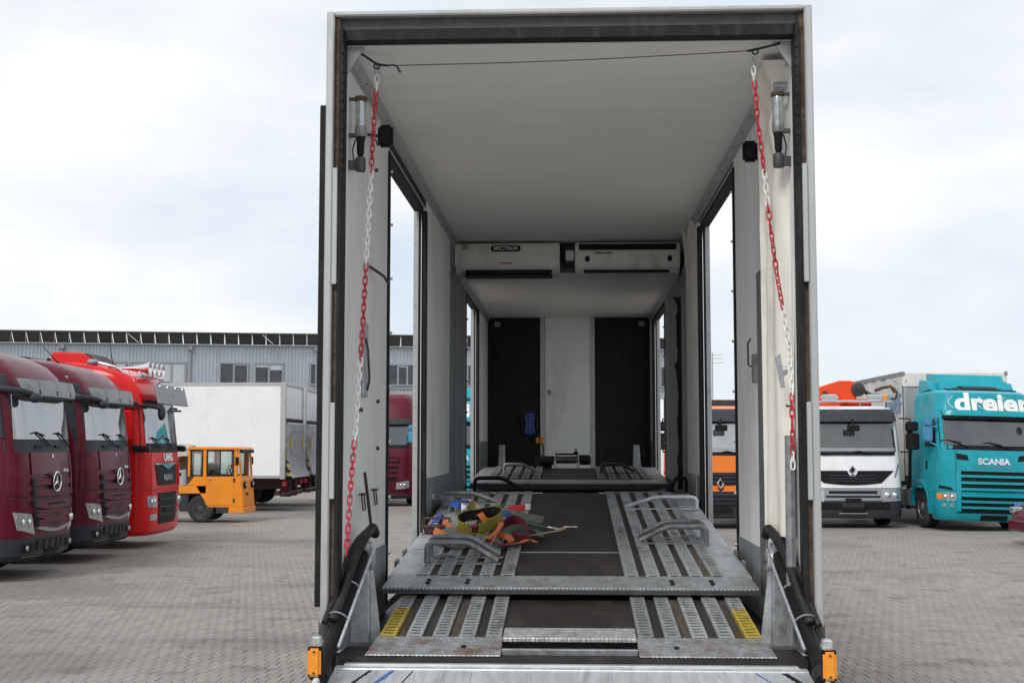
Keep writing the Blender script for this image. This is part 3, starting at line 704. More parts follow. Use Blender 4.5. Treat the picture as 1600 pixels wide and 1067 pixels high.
# wall fittings left
MB().tube([onY(570, 738, 7.2), onY(581, 832, 7.1)], .009, 8).obj('gas_strut', 'rubber', tr)
for y, z in ((7.33, 1.62), (7.78, 1.63)):
    m = MB().tube([(-1.196, y-.05, z), (-1.17, y-.05, z), (-1.17, y+.05, z), (-1.196, y+.05, z)], .006, 6)
    m.tube([(-1.18, y-.045, z), (-1.17, y-.045, z-.09), (-1.17, y+.04, z-.09), (-1.18, y+.04, z)], .005, 6); m.obj('lashing_ring', 'dark_steel', tr)
MB().box(-1.198, -1.185, 7.35, 7.52, 2.18, 2.62).obj('lock_recess', 'galv', tr, .006)
MB().tube([(-1.182, 7.4, 2.52), (-1.165, 7.38, 2.45), (-1.165, 7.44, 2.28), (-1.182, 7.47, 2.22)], .007, 8).obj('lock_handle', 'dark_steel', tr)
MB().tube([(-1.196, 7.6, 2.97), (-1.13, 7.75, 2.93), (-1.12, 7.9, 2.90)], .009, 8).obj('hook', 'dark_steel', tr)
for y, z in ((7.95, 2.17), (7.95, 1.88), (7.8, 3.6), (7.3, 2.1)):
    MB().lathe([(.006, 0), (.012, .006), (.012, .02)], 8, 'x', (-1.2, y, z)).obj('stud', 'dark_steel', tr)
# wall fittings right
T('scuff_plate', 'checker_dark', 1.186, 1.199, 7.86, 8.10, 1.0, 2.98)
MB().box(1.18, 1.199, 8.20, 8.32, 2.30, 2.48).obj('lock_recess', 'galv_dark', tr, .004)
MB().tube([(1.17, 8.25, 2.40), (1.15, 8.25, 2.41), (1.15, 8.26, 2.55), (1.17, 8.27, 2.58)], .006, 8).obj('lock_handle', 'dark_steel', tr)
MB().tube([(1.152, 6.80, .88), (1.158, 6.80, 1.95)], .026, 12).obj('guide_post', 'galv_dark', tr)
MB().hexa([(1.12, 6.80, 2.20), (1.14, 6.80, 2.20), (1.14, 6.82, 2.20), (1.12, 6.82, 2.20), (1.092, 6.80, 2.36), (1.118, 6.80, 2.38), (1.118, 6.82, 2.38), (1.092, 6.82, 2.36)]).obj('retaining_tongue', 'galv', tr)
MB().tube([(1.18, 6.8, 2.1), (1.14, 6.78, 2.105)], .006, 8).obj('hook', 'dark_steel', tr)
for z in (3.86, 2.30): MB().lathe([(.022, 0), (.026, .02), (.026, .07)], 12, 'x', (1.13, 6.95, z)).obj('guide_roller', 'galv', tr, 0, 40)
# refrigeration units under the ceiling step
def cooler(x0, x1):
    pr = [(13.72, 4.02), (13.36, 4.02), (13.34, 3.995), (13.335, 3.86), (13.36, 3.77), (13.44, 3.705), (13.72, 3.69)]
    c = MB().prism(pr, 'x', x0, x1).obj('cooling_unit', 'white_plastic', tr, .012, 35, seg=2)
    return c
def slotbox(name, mat, parent, x0, x1, z0, z1, y, r=None):
    r = min((z1-z0)/2, r or 1); n = 8; poly = []
    for cx, cz, a0 in ((x1-r, z1-r, 0), (x0+r, z1-r, 90), (x0+r, z0+r, 180), (x1-r, z0+r, 270)):
        for i in range(n+1): a = R(a0+90*i/n); poly.append((cx+r*math.cos(a), cz+r*math.sin(a)))
    return MB().prism(poly, 'y', y-.006, y+.006).obj(name, mat, parent)
cu = cooler(-1.205, -.09)
slotbox('badge', 'black_plastic', cu, -.815, -.50, 3.925, 3.99, 13.333)
text('badge_lettering', 'SPECTRUM', .052, 'letter_white', cu, frame((-.657, 13.325, 3.957), (1, 0, 0), (0, 0, 1)), .0012, .003)
slotbox('badge_bar', 'strap_yellow', cu, -.715, -.695, 3.935, 3.985, 13.3272, .004)  # narrow upright yellow bar on the black badge
slotbox('logo_frame', 'black_plastic', cu, -1.115, -1.055, 3.95, 4.005, 13.336, .004)
for i in range(3):
    for k in range(2): slotbox('logo_cell', 'white_plastic', cu, -1.108+.018*i, -1.095+.018*i, 3.956+.024*k, 3.976+.024*k, 13.333, .002)
MB().box(-1.09, -.17, 13.36, 13.60, 3.672, 3.6895).obj('air_outlet', 'seal', cu)
slotbox('air_slot', 'seal', cu, -1.09, -.17, 3.70, 3.745, 13.40, .03)
slotbox('warning_label', 'red_plastic', cu, -.73, -.59, 3.80, 3.812, 13.352, .003)
cu = cooler(.07, 1.17)
MB().box(.11, 1.13, 13.325, 13.337, 3.935, 4.0).obj('air_grille', 'seal', cu, .004)
for z in (3.955, 3.978): MB().box(.112, 1.128, 13.318, 13.3245, z, z+.006).obj('grille_bar', 'black_plastic', cu)
text('unit_lettering', 'THERMO KING', .028, 'letter_dark', cu, frame((.365, 13.334, 3.905), (1, 0, 0), (0, 0, 1)), .001, .004)
for x in (.20, 1.06): slotbox('bolt_port', 'seal', cu, x-.024, x+.024, 3.815, 3.875, 13.338, .02)
slotbox('air_slot', 'seal', cu, .16, 1.06, 3.70, 3.735, 13.40, .03)
slotbox('lamp_glass', 'amber', cu, .90, .95, 3.765, 3.79, 13.37, .005)
T('fridge_pipe_cover', 'dark_steel', -.085, .065, 13.5, 13.75, 3.76, 4.0)
T('fridge_pipe_cover', 'white_plastic', -.03, .062, 13.42, 13.49, 3.84, 3.95, .01)
MB().tube([(-.06, 13.45, 3.98), (-.065, 13.43, 3.85), (-.03, 13.42, 3.78), (.065, 13.42, 3.765)], .022, 8).obj('fridge_hose', 'rubber', tr)
# front lift pillars and wheels below
for s in (-1, 1):
    MB().hexa([(s*.99, 17.6, 1.4), (s*.87, 17.6, 1.4), (s*.87, 17.75, 1.4), (s*.99, 17.75, 1.4), (s*.96, 17.6, 1.9), (s*.88, 17.6, 1.9), (s*.88, 17.75, 1.9), (s*.96, 17.75, 1.9)]).obj('front_pillar', 'galv_dark', tr, .008)
# ================================================================ wheels
def tyre_mesh(r=.5, w=.29):
    h = w/2
    prof = [(r*.56, -h*.9), (r*.72, -h), (r*.93, -h*.98), (r*.985, -h*.85), (r, -h*.6)]
    for k in (-.42, -.14, .14, .42): prof += [(r, h*(k-.09)), (r*.978, h*(k-.07)), (r*.978, h*(k+.07)), (r, h*(k+.09))]
    prof += [(r, h*.6), (r*.985, h*.85), (r*.93, h*.98), (r*.72, h), (r*.56, h*.9)]
    return MB().lathe(prof, 32, 'y').mesh('wheel', 'tyre', 0, 45)
def rim_mesh(r=.5, w=.29, mat='rim'):
    h = w/2; m = MB()
    m.lathe([(r*.58, -h*.7), (r*.58, h*.93), (r*.54, h*.93), (r*.50, h*.6), (r*.40, h*.35), (r*.24, h*.42), (r*.22, h*.95), (r*.16, h*1.0), (.02, h*1.0)], 24, 'y')
    for k in range(10):
        a = 2*math.pi*k/10; m.lathe([(.016, h*.36), (.016, h*.55)], 6, 'y', (r*.33*math.sin(a), 0, r*.33*math.cos(a)))
    return m.mesh('rim', mat, 0, 40)
TY, RM = tyre_mesh(), rim_mesh()
def wheel(parent, x, y, r=.5, side=1, ty=None, rm=None):
    o = place('wheel', ty or TY, parent, (x, y, r), (0, 0, 0 if side > 0 else math.pi))
    place('rim', rm or RM, o); return o
for yy in (13.2, 14.5):
    for s in (-1, 1):
        o = wheel(tr, s*1.08, yy, .36, 1, tyre_mesh(.36, .26), rim_mesh(.36, .26)); o.rotation_euler = (0, 0, -math.pi/2*s)
# ================================================================ things in and on the trailer
def on_deck(px, py, y0, z0, s, h=0.0):
    d = ray(px, py); z0 = z0-EYE+h
    t = (z0-s*y0)/(d.z-s*d.y)
    return Vector((d.x*t, d.y*t, EYE+d.z*t))
def D2(px, py, h=.026): return on_deck(px, py, D2Y, D2Z, D2S, h)
def z2(y): return D2Z+D2S*(y-D2Y)
# ---- barrier chains
def link_mesh(mat):
    L_, W_, r = .0265, .0145, .0042; pts = []
    for i in range(5): a = math.pi*i/4; pts.append((W_*.72*math.cos(a), 0, L_-W_*.72+W_*.72*math.sin(a)))
    for i in range(5): a = math.pi+math.pi*i/4; pts.append((W_*.72*math.cos(a), 0, -(L_-W_*.72)+W_*.72*math.sin(a)))
    return MB().tube(pts, r, 5, closed=True).mesh('link', mat, 0, 60)
LR, LW = link_mesh('chain_red'), link_mesh('chain_white')
def chain(label, pts, bands):
    c = thing('barrier_chain', label, 'chain', pts[0], 0, 'plastic barrier chains at the rear opening')
    seg = []; P_ = [Vector(p) for p in pts]
    total = sum((P_[i+1]-P_[i]).length for i in range(len(P_)-1)); pitch = .0375; n = int(total/pitch)
    def at(d):
        for i in range(len(P_)-1):
            l = (P_[i+1]-P_[i]).length
            if d <= l: return P_[i].lerp(P_[i+1], d/l), (P_[i+1]-P_[i]).normalized()
            d -= l
        return P_[-1], (P_[-1]-P_[-2]).normalized()
    for k in range(n):
        p, t = at((k+.5)*pitch)
        q = (-t).to_track_quat('Z', 'Y') @ Matrix.Rotation(R(20 if k % 2 == 0 else 108)+random.uniform(-.25, .25), 4, 'Z').to_quaternion()
        fz = (k+.5)/n
        red = [b for b in bands if b[0] <= fz < b[1]][0][2]
        o = place('link', LR if red else LW, c, p-P_[0]); o.rotation_mode = 'QUATERNION'; o.rotation_quaternion = q
    # wire loop that hangs the chain
    MB().tube([(0, 0, .06), (.012, .004, .02), (0, 0, -.02), (-.012, -.004, .02), (0, 0, .06)], .003, 5).obj('hanger', 'frame_grey', c)
    return c
lc = [onY(589, 120, 6.85), onY(582, 230, 6.95), onY(575, 360, 6.9), onY(566, 520, 6.85), onY(557, 650, 6.8), onY(548, 760, 6.68), onY(541, 868, 6.62)]
chain('red and white chain hanging in front of the bare white side wall', lc, [(0, .03, 0), (.03, .20, 1), (.20, .395, 0), (.395, .595, 1), (.595, .775, 0), (.775, 1.01, 1)])
rc = [onY(1177, 106, 6.78), onY(1184, 190, 6.8), onY(1195, 275, 6.8), onY(1203, 350, 6.78), onY(1214, 430, 6.80), onY(1226, 500, 6.74), onY(1234, 550, 6.70), onY(1237, 600, 6.62), onY(1238, 660, 6.60), onY(1239, 735, 6.60)]
chain('red and white chain hanging in front of the cream curtain', rc, [(0, .03, 0), (.03, .265, 1), (.265, .35, 0), (.35, .60, 1), (.60, .82, 0), (.82, .96, 1), (.96, 1.01, 0)])
w0, w1 = onY(606, 103, 6.85), onY(1168, 80, 6.78)
wr = thing('tension_wire', 'thin wire stretched under the ceiling between the two chains', 'wire', w0)
pts = [w0.lerp(w1, i/24)-w0-Vector((0, 0, .012*math.sin(math.pi*i/24))) for i in range(25)]
MB().tube(pts, .0028, 6).obj('strand', 'rust', wr, 0, 60)
MB().tube([(-.004, 0, 0), (.03, 0, .004), (.05, .0, -.005), (.07, 0, -.04)], .006, 6).obj('wire_end', 'dark_steel', wr)
bl_ = [onY(550, 76, 6.79), onY(570, 88, 6.8), onY(589, 101, 6.85), onY(606, 103, 6.85)]
br_ = [onY(1168, 80, 6.78), onY(1180, 78, 6.78), onY(1200, 73, 6.76), onY(1219, 68, 6.75)]
for pts, lab in ((bl_, 'black rubber cord tying the wire to the corner above the bare wall'), (br_, 'black rubber cord tying the wire to the corner above the curtain')):
    o = thing('rubber_cord', lab, 'cord', pts[0])
    MB().tube([p-pts[0] for p in pts], .007, 8).obj('cord', 'rubber', o, 0, 60)
    k = pts[1] if pts is br_ else pts[2]
    MB().tube([k-pts[0]+Vector((.016*math.cos(a), 0, .016*math.sin(a)-.01)) for a in [i*math.pi/4 for i in range(8)]], .005, 6, closed=True).obj('knot', 'rubber', o, 0, 60)
# ---- curtains
def curtain(label, rows, nx, amp, seed, group=None):
    rr_ = random.Random(seed); ph = [rr_.uniform(0, 6.28) for _ in range(4)]
    grid = []
    for i, (a, b) in enumerate(rows):
        row = []; t = i/(len(rows)-1)
        for j in range(nx+1):
            s = j/nx; p = a.lerp(b, s)
            n_ = Vector((b.y-a.y, a.x-b.x, 0)).normalized()
            k = amp*(.7*math.sin(s*7+ph[0]+.7*t)+.4*math.sin(s*15+ph[1]-1.3*t)+1.1*math.exp(-6*t)*math.sin(s*5+t*44+ph[2])+.25*math.exp(-10*(1-t))*math.sin(9*s+ph[3]+20*t))
            row.append(p+n_*k*min(1, 6*s+.2)*min(1, 6*(1-s)+.1))
        grid.append(row)
    o = tag(MB().sheet(grid, .004).obj('curtain', 'curtain', None, 0, 70), label, 'curtain', group)
    return o
def interp(tab, v):
    for i in range(len(tab)-1):
        if v <= tab[i+1][0]:
            a, b = tab[i], tab[i+1]; return a[1]+(b[1]-a[1])*(v-a[0])/(b[0]-a[0])
    return tab[-1][1]
rows = []
for i in range(61):
    t = i/60; y = 108+t*730
    rows.append((onY(interp([(80, 1165), (120, 1172), (180, 1180), (260, 1184), (500, 1188), (838, 1194)], y), y, 7.30), onY(1239, y-18*(1-t), 6.83)))
curtain('long cream curtain hanging beside the rear post with a chain over it', rows, 26, .036, 5)
rows = []
for i in range(41):
    t = i/40; y = 333+t*452
    rows.append((onY(interp([(333, 1061), (400, 1070), (500, 1076), (790, 1083)], y), y, 12.9), onY(interp([(333, 1086), (790, 1091)], y), y, 12.0)))
curtain('short gathered cream curtain by the cooling units', rows, 14, .028, 9)
# ---- wheel chocks: bent tube hoops
def chock(label, outer, inner, hgt, mat, n=2, gap=.24, group='tubular wheel chocks on the ramps', slope=D2S):
    o = thing('wheel_chock', label, 'wheel chock', outer, 0, group)
    v = inner-outer; u_ = Vector((v.x, 0, 0)).normalized(); L_ = abs(v.x)
    for k in range(n):
        y = k*gap; dz = y*slope
        def q(a, h): return Vector((u_.x*a, y, h+dz))
        top = hgt; r = .019
        pts = [q(0, 0), q(0, top*.72)]+[q(L_*.10*(1-math.cos(t)), top*.72+(top*.28)*math.sin(t)) for t in (.5, 1.0, 1.57)]
        pts += [q(L_*.50, top), q(L_*.58, top*.97), q(L_*.66, top*.84), q(L_, .02)]
        MB().tube(pts, r, 10).obj('tube', mat, o, 0, 60)
        MB().box(min(0, u_.x*L_)-.01, max(0, u_.x*L_)+.02, y-.022, y+.022, dz-.004, dz+.006).obj('foot_bar', mat, o)
    if n > 1:
        MB().tube([(u_.x*L_*.12, 0, .035), (u_.x*L_*.2, gap*.5, .05), (u_.x*L_*.35, gap, .03)], .010, 8).obj('locking_pin', mat, o)
        MB().box(u_.x*L_*.05, u_.x*L_*.6, gap*.3, gap*.7, .004, .012).obj('tie_plate', mat, o)
    return o
chock('grey tubular wheel chock in front of the strap pile', D2(667, 880), D2(778, 880), .135, 'galv_dark')
chock('grey tubular wheel chock on the strap-free half of the middle ramp, by its lip', D2(1104, 849), D2(1000, 849), .12, 'galv_dark')
chock('grey tubular wheel chock at the top of the middle ramp, near the gathered curtain', D2(1088, 795), D2(978, 795), .10, 'galv', 1)
chock('grey tubular wheel chock behind the strap pile, half buried', D2(690, 786), D2(775, 786), .09, 'galv_dark', 1)
a = onY(742, 766, 12.62); a.z = 1.446; b = onY(816, 766, 12.62); b.z = 1.446
chock('black tubular wheel chock between the middle and the front ramp', a, b, .13, 'black_plastic', 1, slope=0)
a = Vector((1.14, 12.62, 1.446)); b = Vector((.98, 12.62, 1.446))
chock('short black tubular wheel chock beside the gathered curtain', a, b, .13, 'black_plastic', 1, slope=0)
def D3(px, py): return on_deck(px, py, 14.75, 1.465, .055, .03)
chock('tubular wheel chock on the front ramp beside the blue hanging tool', D3(788, 739), D3(838, 739), .11, 'galv_dark', 1, slope=.06)
chock('rusty brown tubular wheel chock on the front ramp beside the winch', D3(940, 739), D3(992, 739), .11, 'rust', 1, slope=.06)
# ---- lashing straps heaped on the middle ramp
def ribbon(m, pts, w, th=.004, wdir=None):
    P_ = [Vector(p) for p in pts]; f = []
    for i in range(len(P_)-1):          # Catmull-Rom
        p0, p1, p2, p3 = P_[max(i-1, 0)], P_[i], P_[i+1], P_[min(i+2, len(P_)-1)]
        for k in range(6):
            t = k/6; f.append(.5*((2*p1)+(p2-p0)*t+(2*p0-5*p1+4*p2-p3)*t*t+(3*p1-p0-3*p2+p3)*t**3))
    f.append(P_[-1])
    L_, R_ = [], []; prev = None
    for i, p in enumerate(f):
        d = (f[min(i+1, len(f)-1)]-f[max(i-1, 0)]).normalized()
        q = i/(len(f)-1)
        wv = wdir(q) if callable(wdir) else (wdir or Vector((0, 0, 1)).cross(d))
        wv = Vector(wv); wv = (wv-d*wv.dot(d)).normalized()
        if prev and prev.dot(wv) < 0: wv = -wv
        prev = wv
        L_.append(p-wv*w/2); R_.append(p+wv*w/2)
    return m.sheet([[a, b] for a, b in zip(L_, R_)], th)
def strap(label, mat, px, w, wdir=None, loop=False):
    pts = [D2(x, y, .034+h) for x, y, h in px]
    if loop: pts.append(pts[0])
    o = thing('lashing_strap', label, 'strap', (pts[0].x, pts[0].y, z2(pts[0].y)+.025), 0, 'lashing straps heaped on the middle ramp')
    b = Vector(o.location)
    ribbon(MB(), [p-b for p in pts], w, .005, wdir).obj('webbing', mat, o, 0, 60)
    return o, [p-b for p in pts]
def hook(o, p, d, s=1.0, mat='chrome'):
    d = Vector(d).normalized(); n_ = Vector((0, 0, 1)).cross(d).normalized()
    pts = [p, p+d*.02*s+n_*.025*s, p+d*.07*s+n_*.02*s, p+d*.09*s, p+d*.07*s-n_*.02*s, p+d*.045*s-n_*.022*s]
    MB().tube(pts, .005*s, 6).obj('hook', mat, o, 0, 60)
    MB().tube([p, p+d*.02*s-n_*.025*s, p+d*.05*s-n_*.02*s], .005*s, 6).obj('hook', mat, o, 0, 60)
up = lambda q: (0, -.25, 1)
def strap_w(label, mat, pts, w, wdir):
    o = thing('lashing_strap', label, 'strap', (pts[0].x, pts[0].y, z2(pts[0].y)+.025), 0, 'lashing straps heaped on the middle ramp')
    b = Vector(o.location); ribbon(MB(), [p-b for p in pts], w, .006, wdir).obj('webbing', mat, o, 0, 60); return o
cy_ = D2(747, 836, .0); pts = []
for i in range(15):
    a = R(205+318*i/14); x_, y_ = .165*math.cos(a), .13*math.sin(a)
    pts.append(cy_+Vector((x_*(1.12 if x_ > 0 else 1), y_, .10+.055*max(0, x_/.165)+.40*y_)))
o = strap_w('wide yellow sling curled into a standing loop on the strap heap', 'strap_yellow', pts, .085, lambda q: (0, -.3, 1))
b_ = Vector(o.location); ribbon(MB(), [cy_-b_+(p_-cy_)*.955+Vector((0, 0, .004)) for p_ in pts], .083, .004, lambda q: (0, -.3, 1)).obj('lining', 'seal', o, 0, 60)
strap('orange strap folded flat in front of the yellow loop', 'strap_orange', [(752, 866, 0.000), (766, 850, 0.019), (778, 836, 0.043), (792, 838, 0.043), (800, 846, 0.019), (790, 852, 0.006)], 0.045, lambda q: (.6, .3, .7))
strap('orange strap twisting up between the blue ratchet and the yellow loop', 'strap_orange', [(684, 812, 0.037), (695, 818, 0.056), (708, 828, 0.037), (724, 844, 0.019)], 0.057, lambda q: (.2, .2, 1))
strap('short orange strap lying along the heap edge next to the rusty crate', 'strap_orange', [(678, 828, 0.031), (690, 834, 0.043), (700, 842, 0.019)], 0.049, lambda q: (.3, .3, 1))
strap('orange strap rising in a peak behind the yellow loop', 'strap_orange', [(735, 812, 0.037), (744, 806, 0.087), (750, 802, 0.124), (756, 810, 0.093), (768, 816, 0.062)], 0.049, lambda q: (.6, .4, .3))
strap('orange strap laid across the maroon loop', 'strap_orange', [(762, 842, 0.031), (776, 830, 0.074), (783, 820, 0.087), (779, 812, 0.050)], 0.045, lambda q: (1, .2, .4))
strap('maroon strap curled in an open loop on the strap heap', 'strap_maroon', [(782, 840, 0.019), (788, 820, 0.068), (802, 812, 0.093), (818, 818, 0.087), (826, 836, 0.037), (817, 843, 0.019), (802, 838, 0.031)], 0.074, lambda q: (0, -.4, 1))
strap('maroon strap hanging in a fold inside the yellow loop', 'strap_maroon', [(738, 824, 0.124), (742, 820, 0.093), (742, 832, 0.031)], 0.049, lambda q: (1, 0, 0))
o, p = strap('flat green strap ending in a steel hook', 'strap_green', [(790, 812, 0.025), (808, 812, 0.037), (826, 816, 0.037), (842, 820, 0.031), (856, 823, 0.019)], 0.070)
hook(o, p[-1], p[-1]-p[-2], 1.3)
strap('dark green strap trailing behind the red ratchet', 'strap_green', [(742, 798, 0.050), (765, 792, 0.062), (790, 788, 0.050), (815, 790, 0.025)], 0.074)
o, p = strap('beige strap with a hook stretched towards the dark centre board', 'strap_beige', [(826, 836, 0.012), (840, 834, 0.015), (856, 831, 0.012), (872, 828, 0.012), (882, 823, 0.019)], 0.045)
hook(o, p[0], p[0]-p[1], 1.5); hook(o, p[-1], Vector((1, .1, 0)), 1.1)
strap('beige strap crumpled beside the gathered grey strap', 'strap_beige', [(720, 794, 0.025), (730, 790, 0.074), (738, 788, 0.068), (744, 796, 0.025)], 0.074, lambda q: (.5, .3, .8))
strap('grey green strap laid flat under the yellow loop', 'strap_grey', [(680, 842, 0.006), (705, 852, 0.019), (735, 853, 0.012), (780, 852, 0.012), (812, 846, 0.006)], 0.057)
strap('grey strap coiled at the back of the heap', 'strap_grey', [(750, 804, 0.037), (775, 798, 0.074), (800, 802, 0.062), (828, 808, 0.031), (848, 812, 0.019)], 0.066, lambda q: (.1, .5, .7))
strap('grey strap folded over the maroon loop', 'strap_grey', [(786, 834, 0.050), (800, 828, 0.074), (814, 826, 0.068), (822, 836, 0.025)], 0.066, lambda q: (.3, .3, .7))
strap('grey strap heaped between the rusty crate and the yellow loop', 'strap_grey', [(690, 832, 0.019), (702, 828, 0.050), (712, 836, 0.037), (722, 848, 0.019), (708, 848, 0.025)], 0.066, lambda q: (.3, .4, .6))
strap('dark maroon strap bundled under the orange straps', 'strap_maroon', [(755, 852, 0.012), (768, 846, 0.031), (784, 850, 0.019), (798, 850, 0.031), (812, 848, 0.012)], 0.049)
strap('blue strap end showing between the yellow loop and the red ratchet', 'strap_blue', [(768, 808, 0.050), (780, 802, 0.074), (792, 803, 0.068), (802, 810, 0.025)], 0.057, lambda q: (.2, .5, .7))
strap('olive strap snaking along the back of the heap to the dark centre board', 'strap_grey', [(735, 800, .02), (760, 806, .03), (790, 818, .02), (812, 824, .03), (838, 828, .02), (846, 838, .01)], 0.041)
strap('orange strap trailing out below the maroon loop', 'strap_orange', [(800, 848, .02), (815, 846, .03), (826, 842, .02), (838, 846, .01)], 0.037)
strap('faded green strap crossing under the yellow loop', 'strap_green', [(695, 826, .03), (712, 834, .03), (735, 846, .02), (765, 852, .015), (778, 860, .005)], 0.041)
strap('blue strap bunched at the wall side of the heap', 'strap_blue', [(674, 816, 0.025), (680, 810, 0.074), (688, 810, 0.081), (694, 818, 0.031)], 0.074, lambda q: (.4, .3, 1))
def ratchet(label, p, rz, mat):
    o = thing('ratchet', label, 'ratchet', p, rz, 'strap ratchets on the heap')
    MB().box(-.08, .05, -.035, -.028, 0, .05).box(-.08, .05, .028, .035, 0, .05).obj('side_plates', 'galv_dark', o, .002)
    MB().prism([(-.05, .035), (.10, .05), (.12, .075), (.11, .10), (-.04, .085)], 'y', -.05, .05).obj('handle', mat, o, .006)
    MB().lathe([(.014, -.045), (.014, .045)], 10, 'y', (0, 0, .03)).obj('spindle', 'chrome', o)
    MB().box(.10, .135, -.05, .05, .055, .10).obj('grip_end', 'white_plastic', o, .006)
    return o
ratchet('red handled ratchet with a white end on the strap heap', D2(802, 807, .06), R(-8), 'red_plastic')
ratchet('blue handled ratchet on the strap heap by the wall', D2(715, 800, .05), R(60), 'blue_plastic')
ratchet('grey steel ratchet lying by the wall behind the straps', D2(700, 790, .03), R(170), 'galv_dark')
o = thing('steel_can', 'bare steel tube standing on the strap heap', 'tube', D2(724, 806, .06)); MB().lathe([(.018, 0), (.02, .005), (.02, .09), (.018, .095)], 14, 'z').obj('shell', 'chrome', o, 0, 40)
MB().lathe([(.02, .095), (.022, .1), (.022, .108), (.0, .11)], 14, 'z').obj('rim', 'chrome', o, 0, 40)
p = D2(682, 836, .0); o = thing('wire_crate', 'small rusty wire crate behind the tubular chock', 'crate', p)
m = MB()
for x in (-.10, .10):
    for y in (-.07, .07): m.tube([(x, y, 0), (x, y, .13)], .005, 6)
for z in (.01, .07, .13): m.tube([(-.10, -.07, z), (.10, -.07, z), (.10, .07, z), (-.10, .07, z)], .004, 6, closed=True)
m.obj('wire_frame', 'rust', o)
MB().box(-.09, .09, -.06, .06, .012, .08).obj('contents', 'maroon_dark', o, .01)
p = D2(706, 792, .0); o = thing('steel_block', 'loose steel blocks on the ramp edge by the wall', 'block', p)
MB().box(-.08, .08, -.05, .05, 0, .06).obj('block', 'galv', o, .006); MB().box(-.05, .07, .08, .16, 0, .08).obj('block', 'galv_dark', o, .006)
# ---- winch
p = onY(888, 735, 17.0); wz = 1.465+.055*(17.0-14.75)+.005
o = thing('winch', 'black electric winch with steel drum in front of the white centre panel', 'winch', (p.x-.02, 17.0, wz))
MB().lathe([(.055, -.15), (.075, -.145), (.075, -.135), (.05, -.13), (.05, .13), (.075, .135), (.075, .145), (.055, .15)], 18, 'x', (0, 0, .11)).obj('drum', 'dark_steel', o, 0, 40)
MB().lathe([(.05, -.36), (.06, -.35), (.06, -.17), (.05, -.16)], 16, 'x', (0, 0, .10)).obj('motor', 'black_plastic', o, 0, 40)
MB().lathe([(.06, .16), (.066, .17), (.066, .30), (.04, .32)], 16, 'x', (0, 0, .11)).obj('gearbox', 'black_plastic', o, 0, 40)
for x in (-.15, .15): MB().box(x-.02, x+.02, -.06, .05, 0, .1).obj('bracket', 'galv', o, .004)
MB().tube([(-.15, -.06, .11), (.15, -.06, .11)], .012, 8).obj('roller', 'chrome', o)
MB().tube([(-.15, 0, .185), (.15, 0, .185)], .012, 8).obj('tie_bar', 'black_plastic', o)
MB().box(.09, .15, -.02, .02, .19, .22).lathe([(.008, .22), (.008, .25), (.02, .252), (.02, .26)], 8, 'z', (.12, 0, 0)).obj('clutch_lever', 'black_plastic', o)
MB().box(-.42, -.2, .04, .16, -.005, .16).obj('control_box', 'black_plastic', o, .01)
# ---- tools hanging on the dark front panel
p = onY(828, 662, YF-.05); o = thing('cable_holder', 'blue cable holder with black coil hanging on the black front panel', 'cable holder', p)
pl = []
for i in range(24):
    a = 2*math.pi*i/24; rr_ = 1-.42*math.cos(a)**2*1.0; pl.append((.10*math.cos(a)*(.55+.45*abs(math.sin(a))**.5), .17*math.sin(a)))
MB().prism(pl, 'y', -.035, -.02).obj('holder', 'blue_plastic', o, .004)
for z in (-.13, .13): MB().box(-.08, .08, -.05, -.036, z-.02, z+.02).obj('arm', 'blue_plastic', o, .008)
MB().tube([(.115*math.cos(a), -.012, .155*math.sin(a)) for a in [i*math.pi/10 for i in range(20)]], .02, 8, closed=True).obj('coil', 'rubber', o, 0, 60)
p = onY(843, 688, YF-.06); o = thing('remote_pendant', 'small orange box hanging beside the blue cable holder', 'box', p)
MB().box(-.055, .055, -.03, .03, -.045, .045).obj('case', 'tug_orange', o, .008); MB().box(-.006, .006, -.036, -.031, -.045, .045).obj('band', 'seal', o)
MB().tube([(.04, .0, -.04), (.06, 0, -.12), (.05, .0, -.2), (.02, -.1, -.35)], .008, 6).obj('cable', 'rubber', o)
# ---- torn black strip dangling at the right folding panel
p = onY(1056, 620, 13.6)
m = MB(); rr_ = random.Random(2); grid = []
for i in range(40):
    z = 3.4-i*.05; wv = .012+.02*rr_.random()*(1 if i % 7 else 2.5); grid.append([Vector((1.12-wv, 13.0, z)), Vector((1.145, 13.02, z))])
m.sheet(grid, .004)
o = tag(m.obj('torn_seal', 'seal'), 'torn black rubber strip hanging down the grey folding panel', 'strip')
